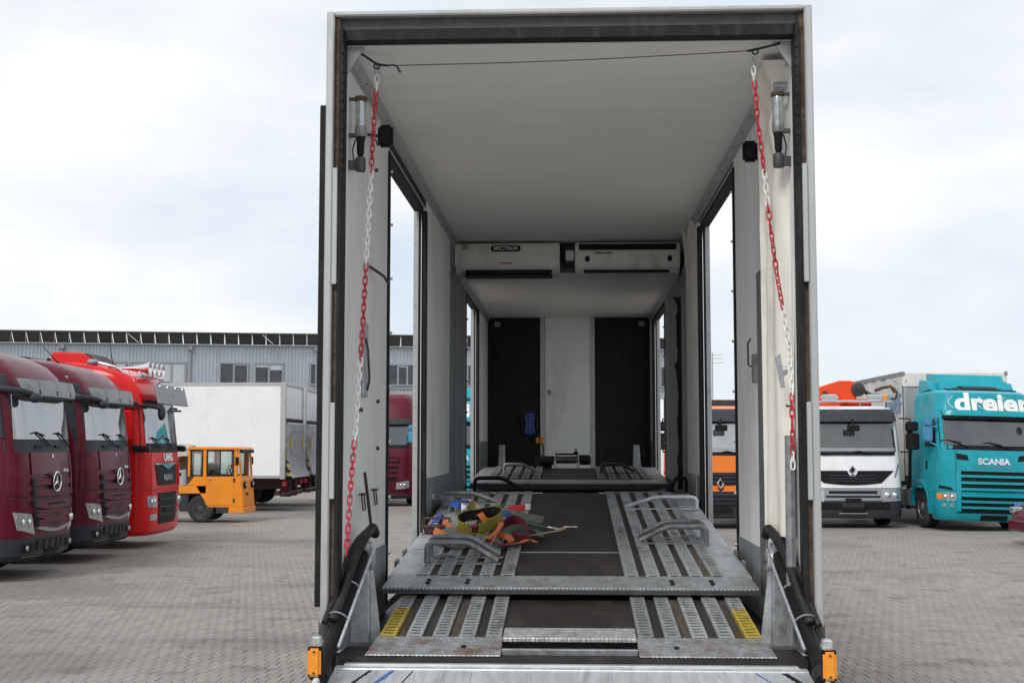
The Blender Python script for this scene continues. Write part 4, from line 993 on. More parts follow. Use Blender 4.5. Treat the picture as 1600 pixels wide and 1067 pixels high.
# ================================================================ trucks (local frame: x forward, y left, z up, front of cab at x = 0)
class Cab:
    def __init__(s, prof): s.p = prof           # rows (z, front x, half width, corner radius, bulge)
    def at(s, z):
        P_ = s.p
        if z <= P_[0][0]: return P_[0][1:]
        for a, b in zip(P_, P_[1:]):
            if z <= b[0]:
                t = (z-a[0])/(b[0]-a[0]); return tuple(a[i]+(b[i]-a[i])*t for i in range(1, 5))
        return P_[-1][1:]
    def fx(s, y, z):
        xf, hw, r, bl = s.at(z); a = min(abs(y), hw*.999); x = xf-bl*(a/hw)**2
        e = a-(hw-r)
        if e > 0: x -= r-math.sqrt(max(0, r*r-e*e))
        return x
    def ring(s, z, back, n=9):
        xf, hw, r, bl = s.at(z); ys = [hw]
        for i in range(1, 7): ys.append(hw-r+r*math.cos(R(90*i/6)*1.0))
        ys += [(hw-r)*(1-k/5) for k in range(1, 5)]+[0]
        half = [(s.fx(y, z), y) for y in ys]
        full = half+[(x, -y) for x, y in half[-2::-1]]
        return [(-back, hw, z)]+[(x, y, z) for x, y in full]+[(-back, -hw, z)]
    def shell(s, name, mat, parent, z0, z1, back, nz=None, roof=True, smooth=35, off=0.0):
        zs = [z0]+[p[0] for p in s.p if z0 < p[0] < z1]+[z1]
        fine = []
        for a, b in zip(zs, zs[1:]):
            k = max(1, int((b-a)/.12)); fine += [a+(b-a)*i/k for i in range(k)]
        fine.append(z1); m = MB(); rings = [s.ring(z, back) for z in fine]; n = len(rings[0])
        vs = [v for r in rings for v in r]
        fs = [(i*n+k, i*n+(k+1) % n, (i+1)*n+(k+1) % n, (i+1)*n+k) for i in range(len(rings)-1) for k in range(n)]
        fs += [tuple(range(n))[::-1], tuple((len(rings)-1)*n+k for k in range(n))]
        m.add(vs, fs)
        return m.obj(name, mat, parent, 0, smooth)
    def patch(s, name, mat, parent, quad, off=.01, th=.02, ny=10, nz=6, bow=0.0, smooth=50):
        """quad bl, br, tr, tl in (y, z) seen from the front with y to the viewer's left being +; bow dips the lower edge"""
        bl, br, tr_, tl = quad; g = []
        for i in range(nz+1):
            t = i/nz; row = []
            for j in range(ny+1):
                q = j/ny
                y = (bl[0]*(1-q)+br[0]*q)*(1-t)+(tl[0]*(1-q)+tr_[0]*q)*t
                z = (bl[1]*(1-q)+br[1]*q)*(1-t)+(tl[1]*(1-q)+tr_[1]*q)*t-bow*(1-t)*4*q*(1-q)
                row.append(Vector((s.fx(y, z)+off, y, z)))
            g.append(row)
        m = MB(); top = [p for r in g for p in r]; N = len(top); bot = [p-Vector((th, 0, 0)) for p in top]; w = ny+1; fs = []
        for i in range(nz):
            for j in range(ny):
                k = (i*w+j, i*w+j+1, (i+1)*w+j+1, (i+1)*w+j); fs += [k, tuple(N+a for a in k[::-1])]
        ed = [(0, j) for j in range(ny+1)]+[(i, ny) for i in range(1, nz+1)]+[(nz, j) for j in range(ny-1, -1, -1)]+[(i, 0) for i in range(nz-1, 0, -1)]
        for a, b in zip(ed, ed[1:]+ed[:1]): ia, ib = a[0]*w+a[1], b[0]*w+b[1]; fs.append((ia, ib, N+ib, N+ia))
        return m.add(top+bot, fs).obj(name, mat, parent, 0, smooth)
    def rect(s, name, mat, parent, y0, y1, z0, z1, off=.01, th=.02, **k):
        return s.patch(name, mat, parent, ((y0, z0), (y1, z0), (y1, z1), (y0, z1)), off, th, **k)
    def side(s, name, mat, parent, sd, pts, off=.006, th=.02):
        """pts (x, z) polygon on the flank"""
        m = MB(); n = len(pts)
        vs = [(x, sd*(s.at(z)[1]+off), z) for x, z in pts]+[(x, sd*(s.at(z)[1]+off-th), z) for x, z in pts]
        return m.add(vs, [tuple(range(n)), tuple(range(n, 2*n))[::-1]]+[(i, (i+1) % n, n+(i+1) % n, n+i) for i in range(n)]).obj(name, mat, parent, .004)
    def text(s, name, t, size, mat, parent, y, z, bold=0, sx=1.0, off=.014, shear=0.0, depth=.006):
        return text(name, t, size, mat, parent, None, bold, depth, sx, fn=lambda c: Vector((s.fx(y+c.x, z+c.y)+off+c.z, y+c.x, z+c.y)), shear=shear)
def mirror_arm(parent, cab_y, x, z, sd, mat='black_plastic', w=.10, h=.42, second=True, arm='black_plastic', out=.12):
    y = sd*(cab_y+out)
    a = MB().tube([(x-.25, sd*(cab_y-.02), z+h*.75), (x, y, z+h*.72), (x+.02, y, z+h*.4)], .016, 8).tube([(x-.2, sd*(cab_y-.02), z-h*.5), (x, y, z-h*.5), (x+.02, y, z-h*.2)], .016, 8).obj('mirror_arm', arm, parent, 0, 60)
    MB().box(x-.05, x+.06, y-sd*w/2, y+sd*w*.9, z-h*.42, z+h*.2).obj('mirror', mat, parent, .028, 40, seg=3)
    if second: MB().box(x-.05, x+.06, y-sd*w/2, y+sd*w*.8, z+h*.27, z+h*.62).obj('mirror', mat, parent, .028, 40, seg=3)
def wiper(cab, parent, y, z, ln, ang):
    a = R(ang); pts = [(y, z)]+[(y+ln*q*math.cos(a), z+ln*q*math.sin(a)) for q in (.3, .65, 1)]
    e = pts[-1]; b = [(e[0]-.3*math.cos(a*.4), e[1]-.02), e, (e[0]+.28, e[1]-.05)]
    MB().tube([(cab.fx(p[0], p[1])+.035, p[0], p[1]) for p in pts], .012, 6).tube([(cab.fx(p[0], p[1])+.03, p[0], p[1]) for p in b], .009, 6).obj('wiper', 'black_plastic', parent, 0, 60)
def chassis(t, back=-6.0, axles=(-1.35, -4.9), hw=1.12, r=.47, tanks=True):
    MB().box(back, -.5, .32, .42, .62, .86).box(back, -.5, -.42, -.32, .62, .86).box(back, back+.1, -.42, .42, .64, .84).box(-2.6, -2.5, -.32, .32, .64, .84).obj('chassis_frame', 'chassis', t)
    MB().box(-2.1, -.45, -.62, .62, .26, .95).obj('light_blocker', 'chassis', t, .03)  # dark box added under the cab to block light and deepen the shade there
    for ax in axles:
        MB().tube([(ax, -hw+.1, r), (ax, hw-.1, r)], .07, 10).obj('axle', 'chassis', t)
        for sd in (-1, 1):
            wheel(t, ax, sd*(hw-.16), r, sd, TYS, RMS)
            MB().prism([(ax+.60*math.cos(R(a)), r+.60*math.sin(R(a))) for a in range(5, 176, 17)]+[(ax+.56*math.cos(R(a)), r+.56*math.sin(R(a))) for a in range(175, 4, -17)], 'y', sd*(hw-.33), sd*(hw-.005)).obj('mudguard', 'black_plastic', t)
    if tanks:
        for sd in (-1, 1):
            MB().box(-3.9, -2.35, sd*.55, sd*(hw-.03), .36, .92).obj('fuel_tank', 'rim', t, .09, 40, seg=3)
            for x in (-2.6, -3.2, -3.7): MB().box(x, x+.06, sd*.545, sd*(hw-.024), .355, .926).obj('tank_band', 'black_plastic', t, .09)
TYS, RMS = tyre_mesh(.47, .30), rim_mesh(.47, .30)
ALL_TRUCKS = []
def plate(cab, t, z, y=0, w=.26, h=.055):
    p_ = cab.rect('number_plate_holder', 'black_plastic', t, y-w, y+w, z-h, z+h, .03, .02, ny=4, nz=1)
def lamp(cab, t, quad, off=.012, inner=True):
    o = cab.patch('headlight', 'lens', t, quad, off, .03, ny=5, nz=4)
    if inner:
        cy = sum(q[0] for q in quad)/4; cz = sum(q[1] for q in quad)/4; r = .28*min(abs(quad[0][0]-quad[1][0]), abs(quad[2][1]-quad[0][1]))
        for dy in (-r*1.2, r*1.2): MB().lathe([(r, 0), (r*.8, .012), (r*.3, .02)], 12, 'x', (cab.fx(cy+dy, cz)+off+.0, cy+dy, cz)).obj('bulb_lens', 'chrome', o, 0, 40)
# ---------------------------------------------------------------- maroon trucks with star badge
def maroon_truck(loc, rz, label, group):
    t = thing('maroon_truck', label, 'truck', loc, rz, group)
    cb = Cab([(.28, -.10, 1.08, .34, .10), (.36, -.02, 1.15, .34, .10), (.62, 0, 1.16, .34, .10), (1.0, 0, 1.16, .34, .09), (1.48, -.03, 1.16, .32, .09), (1.84, -.07, 1.16, .30, .09), (2.0, -.09, 1.15, .28, .09), (2.66, -.19, 1.13, .28, .08), (2.72, -.20, 1.13, .28, .08), (2.9, -.25, 1.12, .30, .1), (3.08, -.42, 1.10, .34, .1), (3.22, -.72, 1.06, .36, .1), (3.32, -1.2, 1.0, .36, .08), (3.36, -1.7, .95, .3, .05)])
    cb.shell('cab', 'maroon', t, .98, 3.36, 2.25)
    cb.shell('lower_front', 'maroon', t, .60, .979, .78)
    bp = cb.shell('bumper', 'grey_plastic', t, .28, .5995, .80)
    # windscreen band: black surround, glass, cowl
    cb.patch('screen_surround', 'grey_plastic', t, ((-1.12, 1.80), (1.12, 1.80), (1.115, 2.70), (-1.115, 2.70)), .006, .02, ny=20)
    cb.patch('windscreen', 'windscreen', t, ((-1.03, 1.98), (1.03, 1.98), (.99, 2.66), (-.99, 2.66)), .014, .01, ny=20, nz=8)
    wiper(cb, t, -.05, 1.88, .50, 156); wiper(cb, t, .75, 1.88, .50, 156)
    for y in (-.55, .15): cb.rect('wiper_cap', 'black_plastic', t, y, y+.25, 1.86, 1.90, .03, .02, ny=3, nz=1)
    # sun visor
    v = cb.patch('sun_visor', 'plinth', t, ((-1.0, 2.60), (1.0, 2.60), (1.02, 2.83), (-1.02, 2.83)), .20, .02, ny=16, nz=3)
    cb.patch('visor_lip', 'grey_plastic', t, ((-1.0, 2.575), (1.0, 2.575), (1.0, 2.5995), (-1.0, 2.5995)), .185, .16, ny=16, nz=1)
    for y in (-.6, 0, .6): cb.rect('visor_bracket', 'black_plastic', t, y-.02, y+.02, 2.62, 2.68, .205, .24, ny=1, nz=1)
    for sd in (-1, 1): MB().hexa([(-.62, sd*.98, 2.70), (-.24, sd*1.09, 2.64), (-.24, sd*1.12, 2.64), (-.62, sd*1.13, 2.70), (-.62, sd*.98, 2.93), (-.30, sd*1.09, 2.88), (-.30, sd*1.12, 2.88), (-.62, sd*1.13, 2.93)]).obj('visor_end', 'grey_plastic', t, .02)
    # mirrors: long cantilever arms over the screen
    for sd in (-1, 1):
        MB().tube([(-.85, sd*1.12, 2.70), (-.45, sd*1.17, 2.69), (-.12, sd*1.10, 2.66), (.0, sd*.92, 2.62)], [.035, .05, .045, .035], 8).obj('mirror_arm', 'grey_plastic', t, 0, 50)
        if sd < 0: MB().sphere((.02, sd*.86, 2.56), (.085, .13, .075), 12, 8).obj('front_mirror', 'grey_plastic', t, 0, 60)
        MB().prism([(-.42, 1.98), (-.30, 2.0), (-.38, 2.55), (-.52, 2.62), (-.52, 2.55)], 'y', sd*1.10, sd*1.14).obj('pillar_trim', 'grey_plastic', t, .008)
        cb.side('side_window', 'side_glass', t, sd, [(-.60, 1.98), (-1.35, 1.98), (-1.35, 2.55), (-.78, 2.55)], .008)
        cb.side('door_gap', 'maroon_dark', t, sd, [(-.56, 1.0), (-.575, 1.0), (-.575, 1.95), (-.56, 1.95)], .004)
        cb.side('door_gap', 'maroon_dark', t, sd, [(-1.46, 1.0), (-1.475, 1.0), (-1.475, 2.6), (-1.46, 2.6)], .004)
        cb.side('lettering_strip', 'letter_white', t, sd, [(-.62, 1.345), (-.95, 1.345), (-.95, 1.39), (-.62, 1.39)], .006)
        MB().box(-.62, -.56, sd*1.165, sd*1.22, .62, .97).obj('step_edge', 'chassis', t)
        cb.side('warning_label', 'yellow', t, sd, [(-.80, .82), (-1.0, .82), (-1.0, 1.08), (-.80, 1.08)], .01)
        MB().box(-.60, -.52, sd*.99, sd*1.04, 2.97, 3.02).obj('marker_lamp', 'lens', t, .01)
        # corner panel step lines and headlights
        cb.patch('corner_seam', 'maroon_dark', t, ((sd*1.10, 1.16), (sd*.74, 1.10), (sd*.74, 1.115), (sd*1.10, 1.175)), .004, .012, ny=6, nz=1)
        cb.patch('corner_vane', 'maroon', t, ((sd*1.12, 1.2), (sd*.80, 1.16), (sd*.78, 1.76), (sd*1.10, 1.80)), .02, .03, ny=6, nz=4)
        lamp(cb, t, ((sd*1.0, .72), (sd*.63, .64), (sd*.74, .93), (sd*1.06, .97)), .012)
        fg = cb.rect('fog_lamp', 'black_plastic', t, sd*.62, sd*.92, .40, .52, .012, .02, ny=3, nz=2)
        MB().lathe([(.04, .0), (.035, .015), (.01, .02)], 12, 'x', (cb.fx(.82, .46)+.014, sd*.82, .46)).obj('fog_lens', 'lens', fg, 0, 40)
    # bonnet flap, grille of five bowed slats
    cb.rect('bonnet_flap', 'maroon', t, -.72, .72, 1.49, 1.795, .022, .03, ny=14)
    cb.patch('grille_back', 'maroon_dark', t, ((-.62, .78), (.62, .78), (.70, 1.46), (-.70, 1.46)), .008, .02, ny=12, bow=.06)
    zs = (1.33, 1.18, 1.03, .89, .76); hwz = (.70, .70, .69, .65, .58)
    for i, z in enumerate(zs):
        bow = (.0, .01, .05, .06, .06)[i]; w_ = hwz[i]
        sl_ = cb.patch('grille_slat', 'maroon_dull', t, ((-w_, z), (w_, z), (w_+.01, z+.085), (-w_-.01, z+.085)), .05, .05, ny=12, nz=2, bow=bow)
        for q in range(3): cb.patch('slat_groove', 'maroon_dark', sl_, ((-w_+.12, z+.012+q*.025), (w_-.12, z+.012+q*.025), (w_-.12, z+.02+q*.025), (-w_+.12, z+.02+q*.025)), .053, .004, ny=12, nz=1, bow=bow)
        for sd in (-1, 1): cb.patch('slat_end', 'grey_plastic', sl_, ((sd*(w_-.05), z-.003), (sd*(w_+.012), z-.003), (sd*(w_+.012), z+.088), (sd*(w_-.09), z+.088)), .056, .05, ny=2, nz=2)
    cb.patch('grille_lip', 'frame_grey', t, ((-.60, .72), (.60, .72), (.62, .745), (-.62, .745)), .05, .05, ny=12, nz=1, bow=.06)
    st = bpy.data.objects.new('badge', MB().lathe([(.145, 0), (.15, .012), (.138, .022), (.125, .014), (.125, 0)], 32, 'x').mesh('badge', 'chrome', 0, 40)); C.objects.link(st); st.parent = t; st.location = (cb.fx(0, 1.37)+.06, 0, 1.37)
    MB().lathe([(.126, -.002), (.126, .004), (.0, .004)], 32, 'x').obj('badge_field', 'black_plastic', st)
    sm = MB()
    for k in range(3):
        a = R(90+120*k); c_, s_ = math.cos(a), math.sin(a)
        tip = (.008, .128*c_, .128*s_); l_ = (.006, -.02*s_+.012*c_, .02*c_+.012*s_); r_ = (.006, .02*s_+.012*c_, -.02*c_+.012*s_)
        sm.add([tip, l_, r_, (.026, 0, 0), (.0, 0, 0)], [(0, 1, 3), (0, 3, 2), (0, 4, 1), (0, 2, 4)])
    sm.obj('star', 'chrome', st)
    cb.text('model_script', 'Actros', .085, 'letter_white', t, .52, 1.53, .0, 1.0, .03, .35)
    o = MB().lathe([(.03, 0), (.03, .01)], 14, 'x', (cb.fx(0, 1.75)+.022, 0, 1.74)).obj('small_badge', 'chrome', t)
    # lower bumper
    cb.rect('bumper_grille', 'black_plastic', t, -.55, .55, .42, .56, .01, .02, ny=10, nz=2)
    for i in range(5): cb.rect('bumper_bar', 'grey_plastic', t, -.5+i*.22, -.42+i*.22, .42, .56, .018, .02, ny=1, nz=2)
    plate(cb, t, .36)
    cb.rect('bumper_strip', 'frame_grey', t, -.85, .85, .33, .345, .014, .02, ny=14, nz=1)
    MB().box(-1.55, -1.30, -.95, .95, 3.325, 3.345).obj('roof_hatch', 'maroon_dark', t)
    MB().tube([(-.86, -.25, 3.16), (-.95, -.25, 3.25), (-1.25, -.25, 3.55)], [.025, .014, .004], 6).obj('aerial', 'black_plastic', t)
    MB().box(-1.4, -1.34, .3, .36, 3.32, 3.40).obj('beacon_socket', 'black_plastic', t, .01)
    for y in (-.86, .86): MB().tube([(-1.2, y, 3.27), (-2.2, y, 3.38)], .011, 6).obj('roof_rail', 'black_plastic', t)
    chassis(t)
    t.scale = (1, .93, 1); st.scale = (1, 1/.93, 1)
    return t
maroon_truck((-7.52, 18.5, 0), 0, 'maroon truck cab with round star badge, beside the other star-badged truck at the row end', 'maroon star-badge trucks')
maroon_truck((-7.63, 21.45, 0), 0, 'maroon truck cab with round star badge, standing next to the bright red truck', 'maroon star-badge trucks')
# ---------------------------------------------------------------- bright red truck with horns
def red_truck(loc, rz):
    t = thing('red_truck', 'bright red truck with white lettering and four chrome horns on the roof', 'truck', loc, rz)
    cb = Cab([(.2, -.12, 1.10, .3, .06), (.3, -.03, 1.16, .3, .06), (.6, 0, 1.16, .3, .06), (1.08, -.01, 1.16, .3, .06), (1.56, -.04, 1.15, .26, .06), (1.80, -.07, 1.15, .24, .05), (2.66, -.18, 1.14, .22, .05), (2.95, -.26, 1.13, .24, .06), (3.2, -.45, 1.10, .28, .08), (3.36, -.85, 1.05, .3, .08), (3.44, -1.4, 1.0, .3, .05), (3.46, -1.9, .97, .3, .05)])
    cb.shell('cab', 'red_paint', t, 1.08, 3.46, 2.25); cb.shell('lower_front', 'red_paint', t, .22, 1.079, .80)
    cb.patch('screen_surround', 'black_plastic', t, ((-1.10, 1.76), (1.10, 1.76), (1.08, 2.74), (-1.08, 2.74)), .006, .02, ny=18)
    cb.patch('windscreen', 'windscreen', t, ((-1.02, 1.93), (1.02, 1.93), (1.0, 2.68), (-1.0, 2.68)), .014, .01, ny=18, nz=8)
    wiper(cb, t, -.4, 1.83, .42, 150); wiper(cb, t, .4, 1.83, .42, 150)
    MB().prism([(.05, 2.66), (.09, 2.67), (.0, 3.04), (-.05, 3.04)], 'y', -.97, .97).obj('sun_visor', 'plinth', t, .012)
    b = MB()
    for i in range(4):
        for z in (2.72, 3.0): b.lathe([(.014, 0), (.014, .02)], 8, 'x', (.082-(z-2.67)*.24, -.75+.5*i, z))
    setting(b.obj('visor_bolts', 'chrome', t), 'stuff')
    cb.rect('name_panel', 'red_paint', t, -.85, .85, 1.58, 1.75, .014, .02, ny=12, nz=2)
    cb.text('name_lettering', 'LANG', .20, 'letter_white', t, .05, 1.66, .008, 1.05, .03)
    cb.patch('grille', 'black_plastic', t, ((-.60, 1.14), (.60, 1.14), (.68, 1.54), (-.68, 1.54)), .012, .02, ny=10)
    cb.patch('chrome_strip', 'chrome', t, ((-.72, 1.53), (.72, 1.53), (.72, 1.555), (-.72, 1.555)), .03, .03, ny=10, nz=1)
    cb.patch('chrome_wing', 'chrome', t, ((-.03, 1.44), (.03, 1.44), (.42, 1.535), (-.42, 1.535)), .035, .03, ny=8, nz=2)
    cb.text('maker_lettering', 'MAN', .17, 'frame_grey', t, 0, 1.28, .006, 1.5, .022)
    cb.patch('lower_grille', 'black_plastic', t, ((-.52, .42), (.52, .42), (.58, 1.0), (-.58, 1.0)), .012, .02, ny=10)
    for z in (.58, .72, .86): cb.rect('grille_bar', 'grey_plastic', t, -.56, .56, z, z+.035, .03, .02, ny=10, nz=1)
    plate(cb, t, .70)
    for sd in (-1, 1):
        lamp(cb, t, ((sd*1.0, .74), (sd*.66, .74), (sd*.66, .95), (sd*1.02, .95)), .014)
        lamp(cb, t, ((sd*.96, .50), (sd*.66, .50), (sd*.66, .62), (sd*.96, .62)), .014, False)
        cb.patch('panel_seam', 'maroon_dark', t, ((sd*1.12, 1.06), (sd*.6, 1.04), (sd*.6, 1.052), (sd*1.12, 1.072)), .004, .012, ny=8, nz=1)
        cb.patch('corner_panel', 'red_paint', t, ((sd*1.12, 1.15), (sd*.78, 1.12), (sd*.82, 1.66), (sd*1.12, 1.66)), .02, .03, ny=6, nz=4)
        cb.side('side_window', 'side_glass', t, sd, [(-.5, 1.95), (-1.3, 1.95), (-1.3, 2.6), (-.68, 2.6)], .008)
        cb.side('door_gap', 'maroon_dark', t, sd, [(-.42, 1.1), (-.435, 1.1), (-.435, 1.9), (-.42, 1.9)], .004)
        MB().tube([(-.6, sd*1.12, 2.64), (-.35, sd*1.22, 2.64)]+([(-.02, sd*1.08, 2.60), (.10, sd*.86, 2.56)] if sd < 0 else [(-.2, sd*1.16, 2.62)]), .022, 8).tube([(-.6, sd*1.12, 2.57), (-.35, sd*1.2, 2.58), (-.1, sd*1.12, 2.58)], .018, 8).obj('mirror_arm', 'black_plastic', t, 0, 60)
        if sd < 0: MB().sphere((.08, sd*.80, 2.50), (.07, .12, .15), 14, 8).obj('front_mirror', 'grey_plastic', t, 0, 60)
        MB().box(-.52, -.34, sd*1.17, sd*1.30, 1.98, 2.55).obj('mirror', 'red_paint', t, .03, 40, seg=3)
        MB().hexa([(-.35, sd*1.12, 1.78), (.0, sd*1.10, 1.76), (.0, sd*1.28, 1.78), (-.35, sd*1.24, 1.78), (-.35, sd*1.12, 1.9), (-.02, sd*1.1, 1.88), (-.02, sd*1.26, 1.88), (-.35, sd*1.24, 1.9)]).obj('corner_camera', 'black_plastic', t, .02)
    b = MB().tube([(-.36, -.75, 3.20), (-.36, .75, 3.20)], .022, 8)
    for y in (-.7, 0, .7): b.tube([(-.36, y, 3.2), (-.5, y, 3.06)], .018, 6)
    b.obj('light_bar', 'chrome', t)
    for y in (-.42, -.14, .14, .42):
        h = MB().lathe([(.012, -.5), (.03, -.3), (.045, -.12), (.11, .10), (.125, .12), (.118, .13), (.02, .05)], 18, 'x').obj('horn', 'chrome', t, 0, 40, (-.40, y, 3.36))
        MB().box(-.1, -.05, -.015, .015, -.16, -.03).obj('horn_stand', 'chrome', h)
    MB().hexa([(-2.1, -.75, 3.42), (-1.15, -.75, 3.38), (-1.15, .75, 3.38), (-2.1, .75, 3.42), (-2.1, -.7, 3.66), (-1.5, -.7, 3.64), (-1.5, .7, 3.64), (-2.1, .7, 3.66)]).obj('air_conditioner', 'red_paint', t, .03)
    for y in (-.5, -.3, -.1, .1, .3, .5): MB().hexa([(-1.42, y-.07, 3.46), (-1.22, y-.07, 3.46), (-1.22, y+.07, 3.46), (-1.42, y+.07, 3.46), (-1.60, y-.07, 3.645), (-1.46, y-.07, 3.64), (-1.46, y+.07, 3.64), (-1.60, y+.07, 3.645)]).obj('vent', 'maroon_dark', t)
    MB().tube([(-1.2, -.8, 3.46), (-.8, -.85, 3.36), (-.5, -.78, 3.16)], .03, 8).obj('roof_pipe', 'chrome', t, 0, 60)
    MB().sphere((-1.25, -.82, 3.46), (.12, .08, .06), 12, 6).obj('beacon', 'frame_grey', t, 0, 60)
    MB().tube([(-1.0, -.4, 3.38), (-1.1, -.4, 3.95)], [.012, .003], 6).obj('aerial', 'black_plastic', t)
    chassis(t, r=.47)
    t.scale = (1, .93, 1)
    return t
red_truck((-7.72, 24.5, 0), 0)
# ---------------------------------------------------------------- diamond-badge trucks (white and orange)
def diamond(cb, t, y, z, s):
    o = bpy.data.objects.new('badge', MB().mesh('e', None)); 
    bpy.data.objects.remove(o)
    x = cb.fx(y, z)+.03; m = MB()
    out_ = [(0, 1), (.72, 0), (0, -1), (-.72, 0)]; inn = [(0, .55), (.36, 0), (0, -.55), (-.36, 0)]
    vs = [(x, y+a*s, z+b*s) for a, b in out_]+[(x+.02, y+a*s*.78, z+b*s*.78) for a, b in out_]+[(x, y+a*s, z+b*s) for a, b in inn]
    fs = [(i, (i+1) % 4, 4+(i+1) % 4, 4+i) for i in range(4)]+[(4+i, 4+(i+1) % 4, 8+(i+1) % 4, 8+i) for i in range(4)]+[(0, 3, 2, 1)]
    b = m.add(vs, fs).obj('badge', 'chrome', t)
    MB().prism([(y-.36*s, z), (y, z-.55*s), (y+.36*s, z), (y, z+.55*s)], 'x', x, x+.004).obj('badge_field', 'black_plastic', b)
    return b
def diamond_truck(name, loc, rz, label, orange=False):
    t = thing(name, label, 'truck', loc, rz)
    pm = 'orange_paint' if orange else 'white_paint'
    cb = Cab([(.2, -.08, 1.12, .2, .08), (.3, -.02, 1.16, .22, .10), (.62, 0, 1.17, .22, .10), (.92, -.02, 1.17, .22, .10), (1.3, -.04, 1.16, .2, .10), (1.72, -.09, 1.15, .18, .09), (2.40, -.24, 1.12, .18, .07), (2.50, -.27, 1.12, .18, .06), (2.72, -.40, 1.08, .22, .06), (2.78, -.6, 1.04, .2, .04), (2.82, -1.0, 1.0, .2, .02)])
    cb.shell('cab', pm, t, .92, 2.82, 1.85)
    cb.shell('bumper', 'grey_plastic' if orange else 'plinth', t, .62, .919, .8); cb.shell('lower_bumper', 'grey_plastic', t, .22, .6195, .7)
    cb.patch('screen_surround', 'black_plastic', t, ((-1.12, 1.66), (1.12, 1.66), (1.10, 2.47), (-1.10, 2.47)), .006, .02, ny=18)
    cb.patch('windscreen', 'windscreen_dark' if not orange else 'windscreen', t, ((-1.03, 1.74), (1.03, 1.74), (1.0, 2.43), (-1.0, 2.43)), .014, .01, ny=18, nz=8)
    cb.patch('dashboard_line', 'frame_grey', t, ((-1.0, 1.765), (1.0, 1.765), (1.0, 1.83), (-1.0, 1.83)), .016, .004, ny=18, nz=1)
    wiper(cb, t, -.55, 1.68, .3, 165); wiper(cb, t, .45, 1.68, .3, 165)
    cb.patch('sun_visor', 'grey_plastic', t, ((-1.07, 2.44), (1.07, 2.44), (1.05, 2.73), (-1.05, 2.73)), .14, .10, ny=16, nz=3)
    if not orange:
        cb.patch('paper_notice', 'letter_white', t, ((-1.0, 1.80), (-.74, 1.80), (-.74, 1.94), (-1.0, 1.94)) , .02, .003, ny=3, nz=1)
    MB().box(.02, .10, -.12, .16, 2.22, 2.36).tube([(.0, .02, 2.36), (-.05, .02, 2.50)], .03, 6).obj('kerb_mirror', 'black_plastic', t, .02)
    if orange:
        cb.patch('bonnet', pm, t, ((-.98, 1.27), (.98, 1.27), (1.05, 1.64), (-1.05, 1.64)), .022, .03, ny=14)
        cb.patch('grille', 'black_plastic', t, ((-.95, .98), (.95, .98), (1.0, 1.265), (-1.0, 1.265)), .01, .02, ny=14)
        for z in (1.05, 1.14, 1.21): cb.rect('grille_bar', 'grey_plastic', t, -.9, .9, z, z+.03, .022, .02, ny=12, nz=1)
        for sd in (-1, 1): cb.patch('lower_band', pm, t, ((sd*.02, .84), (sd*1.05, .84), (sd*1.08, 1.06), (sd*.14, .96)), .03, .03, ny=8)
        diamond(cb, t, .0, 1.02, .13)
        for z in (.50, .60, .70): cb.rect('bumper_slot', 'black_plastic', t, -.62, .62, z, z+.055, .012, .02, ny=10, nz=1)
        MB().box(-2.2, -1.9, -1.12, 1.12, 1.0, 3.0).hexa([(-2.6, -.5, 3.0), (-1.9, -.5, 3.0), (-1.9, -1.1, 3.0), (-2.6, -1.1, 3.0), (-2.6, -.45, 3.2), (-2.1, -.45, 3.2), (-2.1, -1.05, 3.2), (-2.6, -1.05, 3.2)]).obj('headboard', 'chassis', t, .02)
        cb.rect('toll_sticker', 'letter_white', t, -.72, -.62, 1.0, 1.2, .03, .003, ny=1, nz=1)
    else:
        cb.rect('bonnet_seam', 'plinth', t, -1.06, 1.06, 1.642, 1.652, .006, .012, ny=14, nz=1)
        cb.patch('grille', 'black_plastic', t, ((-.66, 1.03), (.66, 1.03), (.96, 1.31), (-.96, 1.31)), .012, .02, ny=16, nz=5, bow=.05)
        for z in (1.06, 1.12, 1.19): cb.rect('grille_bar', 'grey_plastic', t, -.55, .55, z, z+.022, .03, .02, ny=10, nz=1)
        cb.patch('badge_mount', pm, t, ((-.06, 1.18), (.06, 1.18), (.13, 1.325), (-.13, 1.325)), .022, .02, ny=2, nz=2)
        diamond(cb, t, .0, 1.32, .13)
        for sd in (-1, 1):
            cb.patch('corner_scoop', 'plinth', t, ((sd*1.0, 1.16), (sd*.96, 1.16), (sd*1.06, 1.46), (sd*1.10, 1.46)), .01, .02, ny=2, nz=4)
        cb.rect('bumper_face', 'frame_grey', t, -1.0, 1.0, .63, .90, .012, .02, ny=14, nz=2)
        cb.rect('bumper_slot', 'black_plastic', t, -.55, .55, .79, .85, .022, .02, ny=10, nz=1)
        cb.rect('bumper_slot', 'black_plastic', t, -.62, .62, .70, .74, .022, .02, ny=10, nz=1)
        cb.rect('tow_cover', 'black_plastic', t, -.18, .18, .60, .68, .03, .03, ny=4, nz=2)
        cb.rect('chrome_strip', 'chrome', t, -.33, .33, .325, .345, .02, .02, ny=6, nz=1)
        for y in (-.55, .55): cb.rect('bumper_recess', 'black_plastic', t, y-.3, y+.3, .42, .58, .008, .012, ny=6, nz=2)
    plate(cb, t, .42)
    for sd in (-1, 1):
        lamp(cb, t, ((sd*1.08, .62), (sd*.66, .60), (sd*.66, .88), (sd*1.10, .86)), .022)
        cb.side('side_window', 'side_glass', t, sd, [(-.35, 1.72), (-1.1, 1.72), (-1.1, 2.38), (-.5, 2.38)], .008)
        mirror_arm(t, 1.15, .06, 2.05, sd, 'black_plastic', .22, .62, True, 'black_plastic', .16)
    chassis(t, r=.47)
    return t, cb
wt, wcb = diamond_truck('white_truck', (6.52, 29.9, 0), -math.pi/2, 'white truck with diamond badge, dark sun visor and lamp bar on its roof')
